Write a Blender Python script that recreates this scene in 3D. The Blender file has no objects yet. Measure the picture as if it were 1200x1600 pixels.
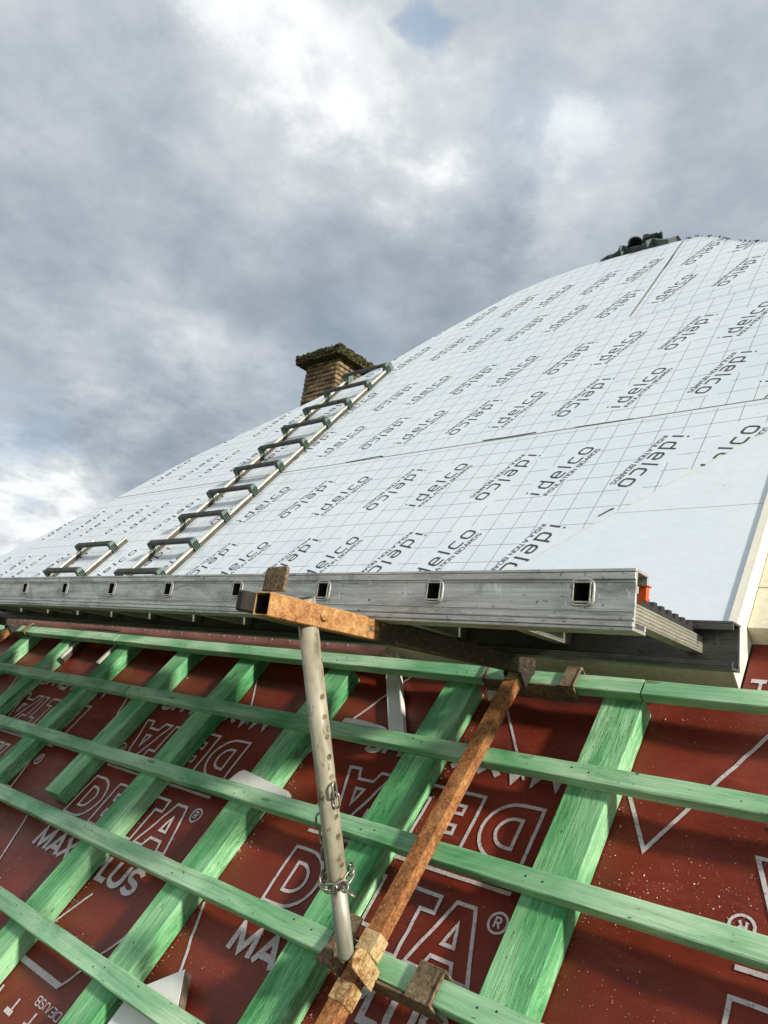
import bpy, bmesh, math, random
from mathutils import Vector, Matrix, noise
random.seed(7)
SC = bpy.context.scene
COL = SC.collection
rad = math.radians

# ------------------------------------------------------------------ camera, sky, sun, exposure
S = 1.25                      # metres per unit (unit = distance from the eye to the roof plane)
HGT = 4.6                     # height of the eye over the ground
F = 1141.0 / 1600.0           # focal length over picture height
def _n(v): return v.normalized()
cU = _n(Vector((1301, 113, 1141)))
cV = Vector((909, 1052, -1141)); cV = _n(cV - cU * cV.dot(cU))
cW = Vector((1042, -465, -1141)); cW = _n(cW - cU * cW.dot(cU))
cZ = cU.cross(cW)
R = Matrix((cU, cW, cZ))       # camera axes -> world axes (X along the eaves, Y into the roof, Z up)
V = R @ cV                     # up the slope
N = R @ cU.cross(cV)           # out of the roof
X = Vector((1, 0, 0)); Y = Vector((0, 1, 0)); Z = Vector((0, 0, 1))

cam = bpy.data.cameras.new("camera")
cam.sensor_fit = 'VERTICAL'; cam.sensor_height = 24.0; cam.lens = 24.0 * F
cam.clip_start = 0.02; cam.clip_end = 3000
co = bpy.data.objects.new("camera", cam); COL.objects.link(co)
co.matrix_world = Matrix.Translation((0, 0, HGT)) @ R.to_4x4()
SC.camera = co

SUN = Vector((0.885, -0.085, 0.46)).normalized()
SUN_STRENGTH, SUN_ANGLE = 4.8, 4.5
SC.view_settings.view_transform = 'Standard'
SC.view_settings.look = 'None'
SC.view_settings.exposure = 0.16
SC.view_settings.gamma = 1.0

sun = bpy.data.lights.new("sun", 'SUN'); sun.energy = SUN_STRENGTH; sun.angle = rad(SUN_ANGLE); sun.color = (1.0, 0.93, 0.8)
so = bpy.data.objects.new("sun", sun); COL.objects.link(so)
so.rotation_euler = SUN.to_track_quat('Z', 'Y').to_euler(); so.location = (0, 0, 30)

def ray(px, py):               # direction in the world of a point of the photograph (1200 x 1600)
    return (R @ Vector((px - 600, 800 - py, -1141))).normalized()

def build_world():
    w = bpy.data.worlds.new("World"); SC.world = w; w.use_nodes = True
    nt = w.node_tree; nt.nodes.clear(); L = nt.links.new
    def nd(t, **k):
        n = nt.nodes.new(t)
        for a, b in k.items(): setattr(n, a, b)
        return n
    def m(op, a, b=None, c=None, clamp=False):
        n = nd('ShaderNodeMath', operation=op); n.use_clamp = clamp
        for i, q in enumerate((a, b, c)):
            if q is None: continue
            if isinstance(q, (int, float)): n.inputs[i].default_value = q
            else: L(q, n.inputs[i])
        return n.outputs[0]
    def vm(op, a, b=None, s=None):
        n = nd('ShaderNodeVectorMath', operation=op)
        for i, q in enumerate((a, b)):
            if q is None: continue
            if isinstance(q, (tuple, Vector)): n.inputs[i].default_value = q
            else: L(q, n.inputs[i])
        if s is not None: n.inputs['Scale'].default_value = s
        return n
    out = nd('ShaderNodeOutputWorld'); bg = nd('ShaderNodeBackground'); L(bg.outputs[0], out.inputs[0])
    bg.inputs['Strength'].default_value = 0.1
    sky = nd('ShaderNodeTexSky', sky_type='NISHITA', sun_disc=False)
    sky.sun_elevation = math.asin(SUN.z); sky.sun_rotation = math.atan2(SUN.x, SUN.y)
    sky.air_density = 1.0; sky.dust_density = 1.2
    tc = nd('ShaderNodeTexCoord'); D = tc.outputs['Generated']
    sep = nd('ShaderNodeSeparateXYZ'); L(D, sep.inputs[0])
    # cloud layer: directions projected on a flat ceiling, so that clouds shrink towards the horizon
    zc = m('MAXIMUM', m('ADD', sep.outputs[2], 0.28), 0.06)
    div = vm('DIVIDE', D); cmb = nd('ShaderNodeCombineXYZ')
    for i in range(3): L(zc, cmb.inputs[i])
    L(cmb.outputs[0], div.inputs[1]); P = div.outputs[0]
    def ns(vec, scale, detail, rough=0.55, dist=0.0, off=(0, 0, 0)):
        a = vm('ADD', vec, off)
        n = nd('ShaderNodeTexNoise'); n.inputs['Scale'].default_value = scale; n.inputs['Detail'].default_value = detail
        n.inputs['Roughness'].default_value = rough; n.inputs['Distortion'].default_value = dist
        L(a.outputs[0], n.inputs['Vector']); return n
    big = ns(P, 1.5, 8, 0.55, 0.1, (3.1, 1.7, 0))
    fine = ns(P, 4.2, 10, 0.60, 0.1, (9.3, 4.2, 2.0))
    tex = ns(P, 11.0, 8, 0.62, 0.1, (1.3, 7.2, 5.0))
    warp = ns(P, 2.6, 7, 0.6, 0.0, (5.0, 2.0, 8.0))
    wv = vm('SCALE', vm('SUBTRACT', warp.outputs['Color'], (0.5, 0.5, 0.5)).outputs[0], s=0.42)
    DW = vm('NORMALIZE', vm('ADD', D, wv.outputs[0]).outputs[0]).outputs[0]
    # masses of cloud: (photo point, angular radius in degrees, weight); bright tufts > 0, dark bases < 0
    masses = [((500, 130), 9, .50), ((600, 160), 6, .55), ((330, 60), 8, .35), ((230, 40), 8, .25), ((1000, 30), 10, .30), ((440, 20), 6, .3), ((1120, 60), 8, .25),
              ((860, 325), 5, .95), ((735, 290), 5, .65), ((700, 250), 5, .3), ((190, 520), 6, .50), ((50, 775), 6, .6), ((20, 830), 5, .5), ((110, 750), 4, .3), ((230, 640), 9, .32), ((300, 600), 6, .2),
              ((330, 420), 15, -.42), ((100, 400), 10, -.40), ((60, 520), 8, -.25), ((500, 440), 12, -.42), ((640, 480), 10, -.40), ((200, 715), 6, -.55), ((150, 690), 5, -.3), ((290, 710), 5, -.35), ((390, 570), 8, -.30), ((1050, 180), 14, -.42),
              ((900, 120), 10, -.32), ((1120, 300), 9, -.50), ((830, 420), 7, -.38), ((20, 620), 7, -.22), ((120, 210), 9, -.12), ((200, 120), 5, -.25), ((600, 330), 8, -.2), ((180, 60), 4, -.2)]
    acc = None; pos = None
    for (px, r, wgt) in masses:
        d = vm('DOT_PRODUCT', DW, ray(*px)).outputs['Value']
        mr = nd('ShaderNodeMapRange'); mr.interpolation_type = 'SMOOTHSTEP'
        mr.inputs['From Min'].default_value = math.cos(rad(r * 1.5)); mr.inputs['From Max'].default_value = 1.0
        mr.inputs['To Min'].default_value = 0; mr.inputs['To Max'].default_value = wgt
        L(d, mr.inputs['Value'])
        if wgt > 0: pos = mr.outputs[0] if pos is None else m('ADD', pos, mr.outputs[0])
        else: acc = mr.outputs[0] if acc is None else m('ADD', acc, mr.outputs[0])
    tuft = ns(P, 5.0, 12, 0.58, 0.15, (2.2, 8.1, 3.0))
    tf = nd('ShaderNodeMapRange'); tf.interpolation_type = 'SMOOTHSTEP'; L(tuft.outputs[0], tf.inputs['Value'])
    tf.inputs['From Min'].default_value = 0.40; tf.inputs['From Max'].default_value = 0.62; tf.inputs['To Min'].default_value = 0.45; tf.inputs['To Max'].default_value = 1.05
    acc = m('ADD', acc, m('MULTIPLY', pos, tf.outputs[0]))
    v = m('ADD', m('MULTIPLY', m('SUBTRACT', big.outputs[0], 0.5), 0.50), m('MULTIPLY', m('SUBTRACT', fine.outputs[0], 0.5), 0.62))
    v = m('ADD', v, m('MULTIPLY', m('SUBTRACT', tex.outputs[0], 0.5), 0.50))
    v = m('ADD', m('ADD', v, m('MULTIPLY', acc, 0.36)), 0.655)
    # unseen clouds overhead and behind the eye, dimmed to strengthen the sun's contrast
    back = vm('DOT_PRODUCT', D, Vector((0.45, -0.62, 0.64)).normalized()).outputs['Value']
    mr = nd('ShaderNodeMapRange'); mr.interpolation_type = 'SMOOTHSTEP'
    mr.inputs['From Min'].default_value = 0.25; mr.inputs['From Max'].default_value = 1.0
    mr.inputs['To Min'].default_value = 1.0; mr.inputs['To Max'].default_value = 0.85; L(back, mr.inputs['Value'])
    ramp = nd('ShaderNodeValToRGB'); L(m('MAXIMUM', m('MINIMUM', v, 1.0), 0.0), ramp.inputs[0])
    e = ramp.color_ramp.elements
    e[0].position = 0.0; e[0].color = (0.25, 0.30, 0.355, 1); e[1].position = 1.0; e[1].color = (0.90, 0.92, 0.92, 1)
    for p, c in ((0.22, (0.335, 0.385, 0.44, 1)), (0.40, (0.43, 0.475, 0.525, 1)), (0.55, (0.52, 0.555, 0.595, 1)), (0.70, (0.61, 0.645, 0.675, 1)), (0.84, (0.75, 0.78, 0.79, 1))):
        q = e.new(p); q.color = c
    sc_ = vm('SCALE', ramp.outputs[0]); L(m('MULTIPLY', mr.outputs[0], 10.0), sc_.inputs['Scale'])
    # small openings to the blue
    hole = None
    for (px, r, wgt) in [((702, -5), 2.1, .7), ((772, 212), 2.2, .30), ((800, 250), 5, .14), ((25, 690), 4, .3), ((560, 600), 5, .15)]:
        d = vm('DOT_PRODUCT', DW, ray(*px)).outputs['Value']
        q = nd('ShaderNodeMapRange'); q.interpolation_type = 'SMOOTHSTEP'
        q.inputs['From Min'].default_value = math.cos(rad(r * 1.4)); q.inputs['From Max'].default_value = math.cos(rad(r * 0.3))
        q.inputs['To Min'].default_value = 0; q.inputs['To Max'].default_value = wgt
        L(d, q.inputs['Value']); hole = q.outputs[0] if hole is None else m('MAXIMUM', hole, q.outputs[0])
    hole = m('MULTIPLY', hole, 0.85)
    bl = nd('ShaderNodeMixRGB'); bl.blend_type = 'MIX'
    skyb = vm('SCALE', sky.outputs[0], s=1.3)
    pale = nd('ShaderNodeMixRGB'); pale.inputs[0].default_value = 0.5; L(skyb.outputs[0], pale.inputs[1]); pale.inputs[2].default_value = (3.3, 5.3, 7.6, 1)
    L(hole, bl.inputs[0]); L(sc_.outputs[0], bl.inputs[1]); L(pale.outputs[0], bl.inputs[2])
    L(bl.outputs[0], bg.inputs['Color'])
    w.cycles.sampling_method = 'MANUAL'; w.cycles.sample_map_resolution = 512
build_world()

# ------------------------------------------------------------------ frames and mesh helpers
EYE = Vector((0, 0, HGT))
def RF(u, v, n): return EYE + S * (X * u + V * v + N * (n - 1))      # roof frame: along eaves, up slope, out
def WF(x, y, z): return EYE + S * Vector((x, y, z))                  # level frame round the eye

class MB:
    """collects shapes; build() links them as one mesh object"""
    def __init__(self):
        self.bm = bmesh.new(); self.lc = self.bm.verts.layers.float_vector.new('lc')
        self.off = Vector((random.uniform(-50, 50), random.uniform(-50, 50), random.uniform(-50, 50)))
    def v(self, p, lc):
        q = self.bm.verts.new(p); q[self.lc] = Vector(lc) + self.off; return q
    def f(self, vs, mi=0, smooth=False):
        try: q = self.bm.faces.new(vs)
        except ValueError: return None
        q.material_index = mi; q.smooth = smooth; return q
    def box(self, fr, a, b, mi=0, grain=0):
        (x0, y0, z0), (x1, y1, z1) = a, b
        def lc(x, y, z):
            t = (x * S, y * S, z * S)
            return t if grain == 0 else ((t[1], t[0], t[2]) if grain == 1 else (t[2], t[0], t[1]))
        vs = [self.v(fr(x, y, z), lc(x, y, z)) for x in (x0, x1) for y in (y0, y1) for z in (z0, z1)]
        for q in ((0, 1, 3, 2), (4, 6, 7, 5), (0, 4, 5, 1), (2, 3, 7, 6), (0, 2, 6, 4), (1, 5, 7, 3)):
            self.f([vs[i] for i in q], mi)
    def obox(self, c, ex, ey, ez, hx, hy, hz, mi=0):
        """box about c with unit axes and half sizes in metres"""
        self.box(lambda x, y, z: c + ex * x + ey * y + ez * z, (-hx, -hy, -hz), (hx, hy, hz), mi)
    def prism(self, fr, poly, axis, a, b, mi=0, mi_side=None, smooth=False):
        """closed outline in the two other axes swept along axis"""
        def pt(p, t):
            if axis == 0: return (t, p[0], p[1])
            if axis == 1: return (p[0], t, p[1])
            return (p[0], p[1], t)
        def lcf(p, t): return (t * S, p[0] * S, p[1] * S) if axis != 2 else (p[0] * S, p[1] * S, t * S)
        A = [self.v(fr(*pt(p, a)), lcf(p, a)) for p in poly]; B = [self.v(fr(*pt(p, b)), lcf(p, b)) for p in poly]
        n = len(poly)
        self.f(A[::-1], mi); self.f(B, mi)
        for i in range(n): self.f([A[i], A[(i + 1) % n], B[(i + 1) % n], B[i]], mi if mi_side is None else mi_side, smooth)
    def tube(self, pts, r, seg=14, mi=0, caps=True, closed=False, smooth=True, lc0=0.0):
        rings = []; n = len(pts); prev = None; dist = lc0
        for i, p in enumerate(pts):
            if closed: t = (pts[(i + 1) % n] - pts[i - 1])
            else: t = (pts[min(i + 1, n - 1)] - pts[max(i - 1, 0)])
            t.normalize()
            if prev is None:
                a = t.orthogonal().normalized()
            else:
                a = (prev - t * prev.dot(t)).normalized()
            prev = a; b = t.cross(a); rr = r[i] if isinstance(r, (list, tuple)) else r
            if i: dist += (p - pts[i - 1]).length
            rings.append([self.v(p + (a * math.cos(2 * math.pi * k / seg) + b * math.sin(2 * math.pi * k / seg)) * rr,
                                 (dist, math.cos(2 * math.pi * k / seg) * rr, math.sin(2 * math.pi * k / seg) * rr)) for k in range(seg)])
        for i in range(n if closed else n - 1):
            A, B = rings[i], rings[(i + 1) % n]
            for k in range(seg): self.f([A[k], A[(k + 1) % seg], B[(k + 1) % seg], B[k]], mi, smooth)
        if caps and not closed: self.f(rings[0][::-1], mi); self.f(rings[-1], mi)
    def build(self, name, mats, parent=None, origin=None, bevel=0.0, bevel_angle=35, recalc=True):
        bm = self.bm
        if recalc: bmesh.ops.recalc_face_normals(bm, faces=bm.faces)
        if bevel > 0:
            ed = [e for e in bm.edges if len(e.link_faces) == 2 and e.calc_face_angle(0) > rad(bevel_angle)]
            bmesh.ops.bevel(bm, geom=ed, offset=bevel, segments=1, affect='EDGES', clamp_overlap=True)
        if origin is None:
            cs = [v.co for v in bm.verts]
            origin = Vector(((min(c.x for c in cs) + max(c.x for c in cs)) / 2, (min(c.y for c in cs) + max(c.y for c in cs)) / 2, min(c.z for c in cs)))
        for v in bm.verts: v.co -= origin
        me = bpy.data.meshes.new(name); bm.to_mesh(me); bm.free()
        for mm in (mats if isinstance(mats, (list, tuple)) else [mats]): me.materials.append(mm)
        o = bpy.data.objects.new(name, me); COL.objects.link(o)
        if parent is not None:
            o.parent = parent; o.location = origin - world_loc(parent)
        else: o.location = origin
        return o
def world_loc(o):
    p = Vector(o.location)
    while o.parent is not None: o = o.parent; p += o.location
    return p
def thing(name, loc, label, cat, group=None):
    o = bpy.data.objects.new(name, None); o.empty_display_size = 0.1; COL.objects.link(o); o.location = loc
    return tag(o, label, cat, group)
def tag(o, label, cat, group=None):
    o['label'] = label; o['category'] = cat
    if group: o['group'] = group
    return o
def dup(root, delta, label, top=None):
    c = root.copy(); COL.objects.link(c); c.location = Vector(root.location) + delta; c['label'] = label
    for ch in root.children:
        k = ch.copy(); COL.objects.link(k); k.parent = c
        for g in ch.children:
            q = g.copy(); COL.objects.link(q); q.parent = k
    return c
def inside(p, poly):
    r = False; j = len(poly) - 1
    for i in range(len(poly)):
        a, b = poly[i], poly[j]
        if (a[1] > p[1]) != (b[1] > p[1]) and p[0] < (b[0] - a[0]) * (p[1] - a[1]) / (b[1] - a[1]) + a[0]: r = not r
        j = i
    return r
def clip(poly, nx, ny, d):                     # keep nx*x + ny*y <= d
    out = []
    for i in range(len(poly)):
        a, b = poly[i], poly[(i + 1) % len(poly)]
        da, db = nx * a[0] + ny * a[1] - d, nx * b[0] + ny * b[1] - d
        if da <= 0: out.append(a)
        if (da < 0) != (db < 0) and da != db:
            t = da / (da - db); out.append((a[0] + (b[0] - a[0]) * t, a[1] + (b[1] - a[1]) * t))
    return out
def strokes(mb, pts, width, fn, mi, closed=False, step=None, keep=None):
    """a printed line of even width along pts (roof coordinates), laid on the surface fn(u, v)"""
    P = [Vector((p[0], p[1])) for p in pts]
    if step:
        Q = []
        seq = P + [P[0]] if closed else P
        for a, b in zip(seq, seq[1:]):
            k = max(1, int((b - a).length / step))
            Q += [a + (b - a) * (i / k) for i in range(k)]
        if not closed: Q.append(seq[-1])
        P = Q
    n = len(P); rows = []
    for i in range(n):
        if closed: d0, d1 = P[i] - P[i - 1], P[(i + 1) % n] - P[i]
        else: d0 = P[i] - P[i - 1] if i else P[1] - P[0]; d1 = P[i + 1] - P[i] if i < n - 1 else d0
        if d0.length == 0: d0 = d1
        if d1.length == 0: d1 = d0
        d0 = d0.normalized(); d1 = d1.normalized(); n0 = Vector((-d0.y, d0.x)); n1 = Vector((-d1.y, d1.x))
        mt = (n0 + n1); mt = n0 if mt.length < 0.2 else mt.normalized(); k = min(2.2, 1 / max(0.3, mt.dot(n0)))
        rows.append((P[i] + mt * k * width / 2, P[i] - mt * k * width / 2))
    V_ = [None] * n
    def vert(i):
        if V_[i] is None: V_[i] = tuple(mb.v(fn(q.x, q.y), (q.x * S, q.y * S, 0)) for q in rows[i])
        return V_[i]
    for i in range(n if closed else n - 1):
        j = (i + 1) % n; c = (P[i] + P[j]) / 2
        if keep and not keep((c.x, c.y)): continue
        a, b = vert(i), vert(j); mb.f([a[1], b[1], b[0], a[0]], mi)

# ------------------------------------------------------------------ materials
def mat(name):
    m = bpy.data.materials.new(name); m.use_nodes = True
    nt = m.node_tree; b = nt.nodes['Principled BSDF']
    return m, nt, b
def N_(nt, t, **k):
    n = nt.nodes.new(t)
    for a, b in k.items(): setattr(n, a, b)
    return n
def coord(nt, scale=(1, 1, 1)):
    a = N_(nt, 'ShaderNodeAttribute', attribute_name='lc'); mp = N_(nt, 'ShaderNodeMapping')
    mp.inputs['Scale'].default_value = scale; nt.links.new(a.outputs['Vector'], mp.inputs['Vector']); return mp.outputs[0]
def noi(nt, vec, scale, detail=6, rough=0.6, dist=0.0):
    n = N_(nt, 'ShaderNodeTexNoise'); n.inputs['Scale'].default_value = scale; n.inputs['Detail'].default_value = detail
    n.inputs['Roughness'].default_value = rough; n.inputs['Distortion'].default_value = dist
    nt.links.new(vec, n.inputs['Vector']); return n.outputs[0]
def ramp(nt, fac, stops):
    r = N_(nt, 'ShaderNodeValToRGB'); e = r.color_ramp.elements
    e[0].position, e[0].color = stops[0][0], (*stops[0][1], 1) if len(stops[0][1]) == 3 else stops[0][1]
    e[1].position, e[1].color = stops[-1][0], (*stops[-1][1], 1)
    for p, c in stops[1:-1]:
        q = e.new(p); q.color = (*c, 1)
    nt.links.new(fac, r.inputs[0]); return r.outputs[0]
def mix(nt, fac, a, b, mode='MIX'):
    n = N_(nt, 'ShaderNodeMixRGB', blend_type=mode)
    for i, q in enumerate((fac, a, b)):
        if isinstance(q, (int, float)): n.inputs[i].default_value = q
        elif isinstance(q, tuple): n.inputs[i].default_value = (*q, 1)
        else: nt.links.new(q, n.inputs[i])
    return n.outputs[0]
def bump(nt, b, h, strength, dist=0.002):
    n = N_(nt, 'ShaderNodeBump'); n.inputs['Strength'].default_value = strength; n.inputs['Distance'].default_value = dist
    nt.links.new(h, n.inputs['Height']); nt.links.new(n.outputs[0], b.inputs['Normal'])
def mth(nt, op, a, b=None):
    n = N_(nt, 'ShaderNodeMath', operation=op)
    for i, q in enumerate((a, b)):
        if q is None: continue
        if isinstance(q, (int, float)): n.inputs[i].default_value = q
        else: nt.links.new(q, n.inputs[i])
    return n.outputs[0]

def wood(name, pale, mid, dark, grain=0.6, saw=False):
    m, nt, b = mat(name); L = nt.links.new
    big = noi(nt, coord(nt, (3.2, 9, 9)), 1.0, 4, 0.55, 0.4)
    g = noi(nt, coord(nt, (5, 130, 130)), 1.0, 5, 0.7, 0.6)
    g2 = noi(nt, coord(nt, (2.2, 42, 42)), 1.0, 3, 0.6, 1.6)
    fib = noi(nt, coord(nt, (26, 420, 420)), 1.0, 3, 0.6)
    c = ramp(nt, big, [(0.30, dark), (0.47, mid), (0.63, pale)])
    c = mix(nt, ramp(nt, g2, [(0.36, (0.42,) * 3), (0.5, (0.92,) * 3), (0.66, (1.1,) * 3)]), (0, 0, 0), c) if False else mix(nt, 1.0, c, ramp(nt, g2, [(0.34, (0.74, 0.80, 0.74)), (0.46, (0.98,) * 3), (0.68, (1.08,) * 3)]), 'MULTIPLY')
    c = mix(nt, grain, c, ramp(nt, g, [(0.33, (0.50, 0.62, 0.52)), (0.5, (0.95,) * 3), (0.7, (1.18,) * 3)]), 'MULTIPLY')
    h = mth(nt, 'ADD', mth(nt, 'MULTIPLY', g, 0.7), mth(nt, 'MULTIPLY', fib, 0.5))
    if saw:                                        # rough sawn: short cuts across the board
        sw = noi(nt, coord(nt, (16, 190, 80)), 1.0, 4, 0.7, 1.2)
        sm = noi(nt, coord(nt, (260, 420, 200)), 1.0, 2, 0.6)
        area = ramp(nt, noi(nt, coord(nt, (2.0, 7, 7)), 1.0, 3), [(0.36, (0.15,) * 3), (0.55, (1,) * 3)])
        cut = mth(nt, 'MULTIPLY', sw, area)
        c = mix(nt, mth(nt, 'MULTIPLY', area, 0.85), c, ramp(nt, sw, [(0.38, (0.40, 0.58, 0.44)), (0.5, (0.95,) * 3), (0.61, (1.28,) * 3)]), 'MULTIPLY')
        c = mix(nt, mth(nt, 'MULTIPLY', area, 0.35), c, ramp(nt, sm, [(0.4, (0.7,) * 3), (0.6, (1.2,) * 3)]), 'MULTIPLY')
        h = mth(nt, 'ADD', h, mth(nt, 'MULTIPLY', cut, 1.4))
    # knots and specks of dirt
    vo = N_(nt, 'ShaderNodeTexVoronoi', feature='F1'); vo.inputs['Scale'].default_value = 1.0
    L(coord(nt, (4.3, 17, 17)), vo.inputs['Vector'])
    kn = ramp(nt, vo.outputs['Distance'], [(0.0, (0.25, 0.27, 0.2)), (0.07, (0.5, 0.55, 0.42)), (0.13, (1.05,) * 3), (0.2, (1,) * 3)])
    c = mix(nt, 0.9, c, kn, 'MULTIPLY')
    sp = noi(nt, coord(nt, (60, 150, 150)), 1.0, 2, 0.5)
    c = mix(nt, ramp(nt, sp, [(0.70, (0,) * 3), (0.76, (1,) * 3)]), c, (dark[0] * 0.3, dark[1] * 0.3, dark[2] * 0.3))
    L(c, b.inputs['Base Color']); b.inputs['Roughness'].default_value = 0.62; b.inputs['Specular IOR Level'].default_value = 0.35
    bump(nt, b, h, 0.8, 0.0022); return m
M_BAT = wood("green_stained_batten", (0.47, 0.69, 0.46), (0.27, 0.51, 0.30), (0.09, 0.335, 0.14), 0.5)
M_CB = wood("green_sawn_board", (0.33, 0.60, 0.34), (0.15, 0.43, 0.19), (0.04, 0.25, 0.085), 0.6, True)

def simple(name, col, rough=0.5, metal=0.0, var=0.25, scale=(20, 20, 20), bmp=0.3, spec=0.5, detail=6, dist=0.001):
    m, nt, b = mat(name)
    n = noi(nt, coord(nt, scale), 1.0, detail, 0.65)
    lo = tuple(c * (1 - var) for c in col); hi = tuple(min(1, c * (1 + var)) for c in col)
    nt.links.new(ramp(nt, n, [(0.3, lo), (0.7, hi)]), b.inputs['Base Color'])
    b.inputs['Roughness'].default_value = rough; b.inputs['Metallic'].default_value = metal; b.inputs['Specular IOR Level'].default_value = spec
    if bmp: bump(nt, b, n, bmp, dist)
    return m
def membrane():
    m, nt, b = mat("red_membrane"); L = nt.links.new
    n1 = noi(nt, coord(nt, (3, 3, 3)), 1.0, 5, 0.6, 0.5); n2 = noi(nt, coord(nt, (420, 420, 420)), 1.0, 3, 0.7)
    n3 = noi(nt, coord(nt, (7, 22, 7)), 1.0, 6, 0.65, 1.0)
    c = ramp(nt, n1, [(0.3, (0.115, 0.014, 0.006)), (0.55, (0.178, 0.025, 0.012)), (0.75, (0.245, 0.048, 0.030))])
    c = mix(nt, 0.5, c, ramp(nt, n2, [(0.3, (0.72,) * 3), (0.7, (1.25,) * 3)]), 'MULTIPLY')
    c = mix(nt, ramp(nt, n3, [(0.58, (0,) * 3), (0.8, (0.35,) * 3)]), c, (0.36, 0.09, 0.055))
    L(c, b.inputs['Base Color']); L(ramp(nt, n3, [(0.3, (0.34,) * 3), (0.7, (0.52,) * 3)]), b.inputs['Roughness'])
    b.inputs['Specular IOR Level'].default_value = 0.32
    bump(nt, b, mth(nt, 'ADD', mth(nt, 'MULTIPLY', n2, 0.25), n3), 0.5, 0.004); return m
def printink(name, col, wear):
    m, nt, b = mat(name); L = nt.links.new
    n = noi(nt, coord(nt, (160, 160, 160)), 1.0, 4, 0.7); n1 = noi(nt, coord(nt, (12, 12, 12)), 1.0, 3)
    c = ramp(nt, n, [(0.30, wear), (0.46, col), (0.8, tuple(x * 1.12 for x in col))])
    c = mix(nt, 0.5, c, ramp(nt, n1, [(0.3, (0.7,) * 3), (0.7, (1.1,) * 3)]), 'MULTIPLY')
    L(c, b.inputs['Base Color']); b.inputs['Roughness'].default_value = 0.5; return m
def foil(name="white_facing"):
    m, nt, b = mat(name); L = nt.links.new
    n1 = noi(nt, coord(nt, (1.6, 1.6, 1.6)), 1.0, 5, 0.6); n2 = noi(nt, coord(nt, (30, 30, 30)), 1.0, 5, 0.65); n3 = noi(nt, coord(nt, (2.2, 9, 2)), 1.0, 5, 0.6, 0.8)
    c = ramp(nt, n1, [(0.3, (0.64, 0.712, 0.785)), (0.7, (0.715, 0.778, 0.84))])
    c = mix(nt, 0.5, c, ramp(nt, n2, [(0.3, (0.92,) * 3), (0.7, (1.04,) * 3)]), 'MULTIPLY')
    # scuffs and grit
    gr = noi(nt, coord(nt, (75, 75, 75)), 1.0, 3, 0.6); ar = noi(nt, coord(nt, (1.3, 3.0, 1)), 1.0, 4, 0.6)
    d = mth(nt, 'MULTIPLY', ramp(nt, gr, [(0.67, (0,) * 3), (0.72, (1,) * 3)]), ramp(nt, ar, [(0.50, (0,) * 3), (0.66, (1,) * 3)]))
    c = mix(nt, mth(nt, 'MULTIPLY', d, 0.75), c, (0.20, 0.20, 0.20))
    c = mix(nt, ramp(nt, n3, [(0.60, (0,) * 3), (0.80, (0.30,) * 3)]), c, (0.55, 0.56, 0.57))
    L(c, b.inputs['Base Color']); b.inputs['Roughness'].default_value = 0.42; b.inputs['Specular IOR Level'].default_value = 0.4
    bump(nt, b, mth(nt, 'ADD', n3, mth(nt, 'MULTIPLY', n2, 0.3)), 0.28, 0.006); return m
def rust(name, stops, rough=0.8, sc=38, bmp=0.7):
    m, nt, b = mat(name)
    n = noi(nt, coord(nt, (sc, sc, sc)), 1.0, 9, 0.75, 0.2); n2 = noi(nt, coord(nt, (9, 13, 13)), 1.0, 5, 0.65); n3 = noi(nt, coord(nt, (240, 240, 240)), 1.0, 4, 0.7)
    v = mth(nt, 'ADD', mth(nt, 'ADD', mth(nt, 'MULTIPLY', n, 0.45), mth(nt, 'MULTIPLY', n2, 0.30)), mth(nt, 'MULTIPLY', n3, 0.25))
    nt.links.new(ramp(nt, v, stops), b.inputs['Base Color']); b.inputs['Roughness'].default_value = rough
    bump(nt, b, n, bmp, 0.0025); return m
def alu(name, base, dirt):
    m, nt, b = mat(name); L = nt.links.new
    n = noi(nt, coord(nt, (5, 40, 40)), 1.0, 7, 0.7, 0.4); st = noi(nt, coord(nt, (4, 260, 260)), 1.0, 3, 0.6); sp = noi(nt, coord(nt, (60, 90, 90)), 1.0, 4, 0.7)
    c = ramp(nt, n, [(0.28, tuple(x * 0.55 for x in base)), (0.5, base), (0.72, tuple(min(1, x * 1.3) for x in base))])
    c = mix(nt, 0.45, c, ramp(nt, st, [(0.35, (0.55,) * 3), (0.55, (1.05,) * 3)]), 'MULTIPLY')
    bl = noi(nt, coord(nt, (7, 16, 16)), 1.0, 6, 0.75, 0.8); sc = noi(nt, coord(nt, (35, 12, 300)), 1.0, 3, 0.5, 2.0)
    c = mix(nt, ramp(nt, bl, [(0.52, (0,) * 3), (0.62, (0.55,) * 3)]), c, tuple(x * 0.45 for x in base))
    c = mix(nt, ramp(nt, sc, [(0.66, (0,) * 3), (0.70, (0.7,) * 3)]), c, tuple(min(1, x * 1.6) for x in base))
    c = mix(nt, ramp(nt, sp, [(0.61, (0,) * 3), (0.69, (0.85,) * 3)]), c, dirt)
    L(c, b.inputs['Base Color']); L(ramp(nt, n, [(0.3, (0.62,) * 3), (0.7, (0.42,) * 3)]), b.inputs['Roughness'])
    b.inputs['Metallic'].default_value = 0.55; bump(nt, b, mth(nt, 'ADD', n, mth(nt, 'MULTIPLY', st, 0.4)), 0.35, 0.0012); return m
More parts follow.
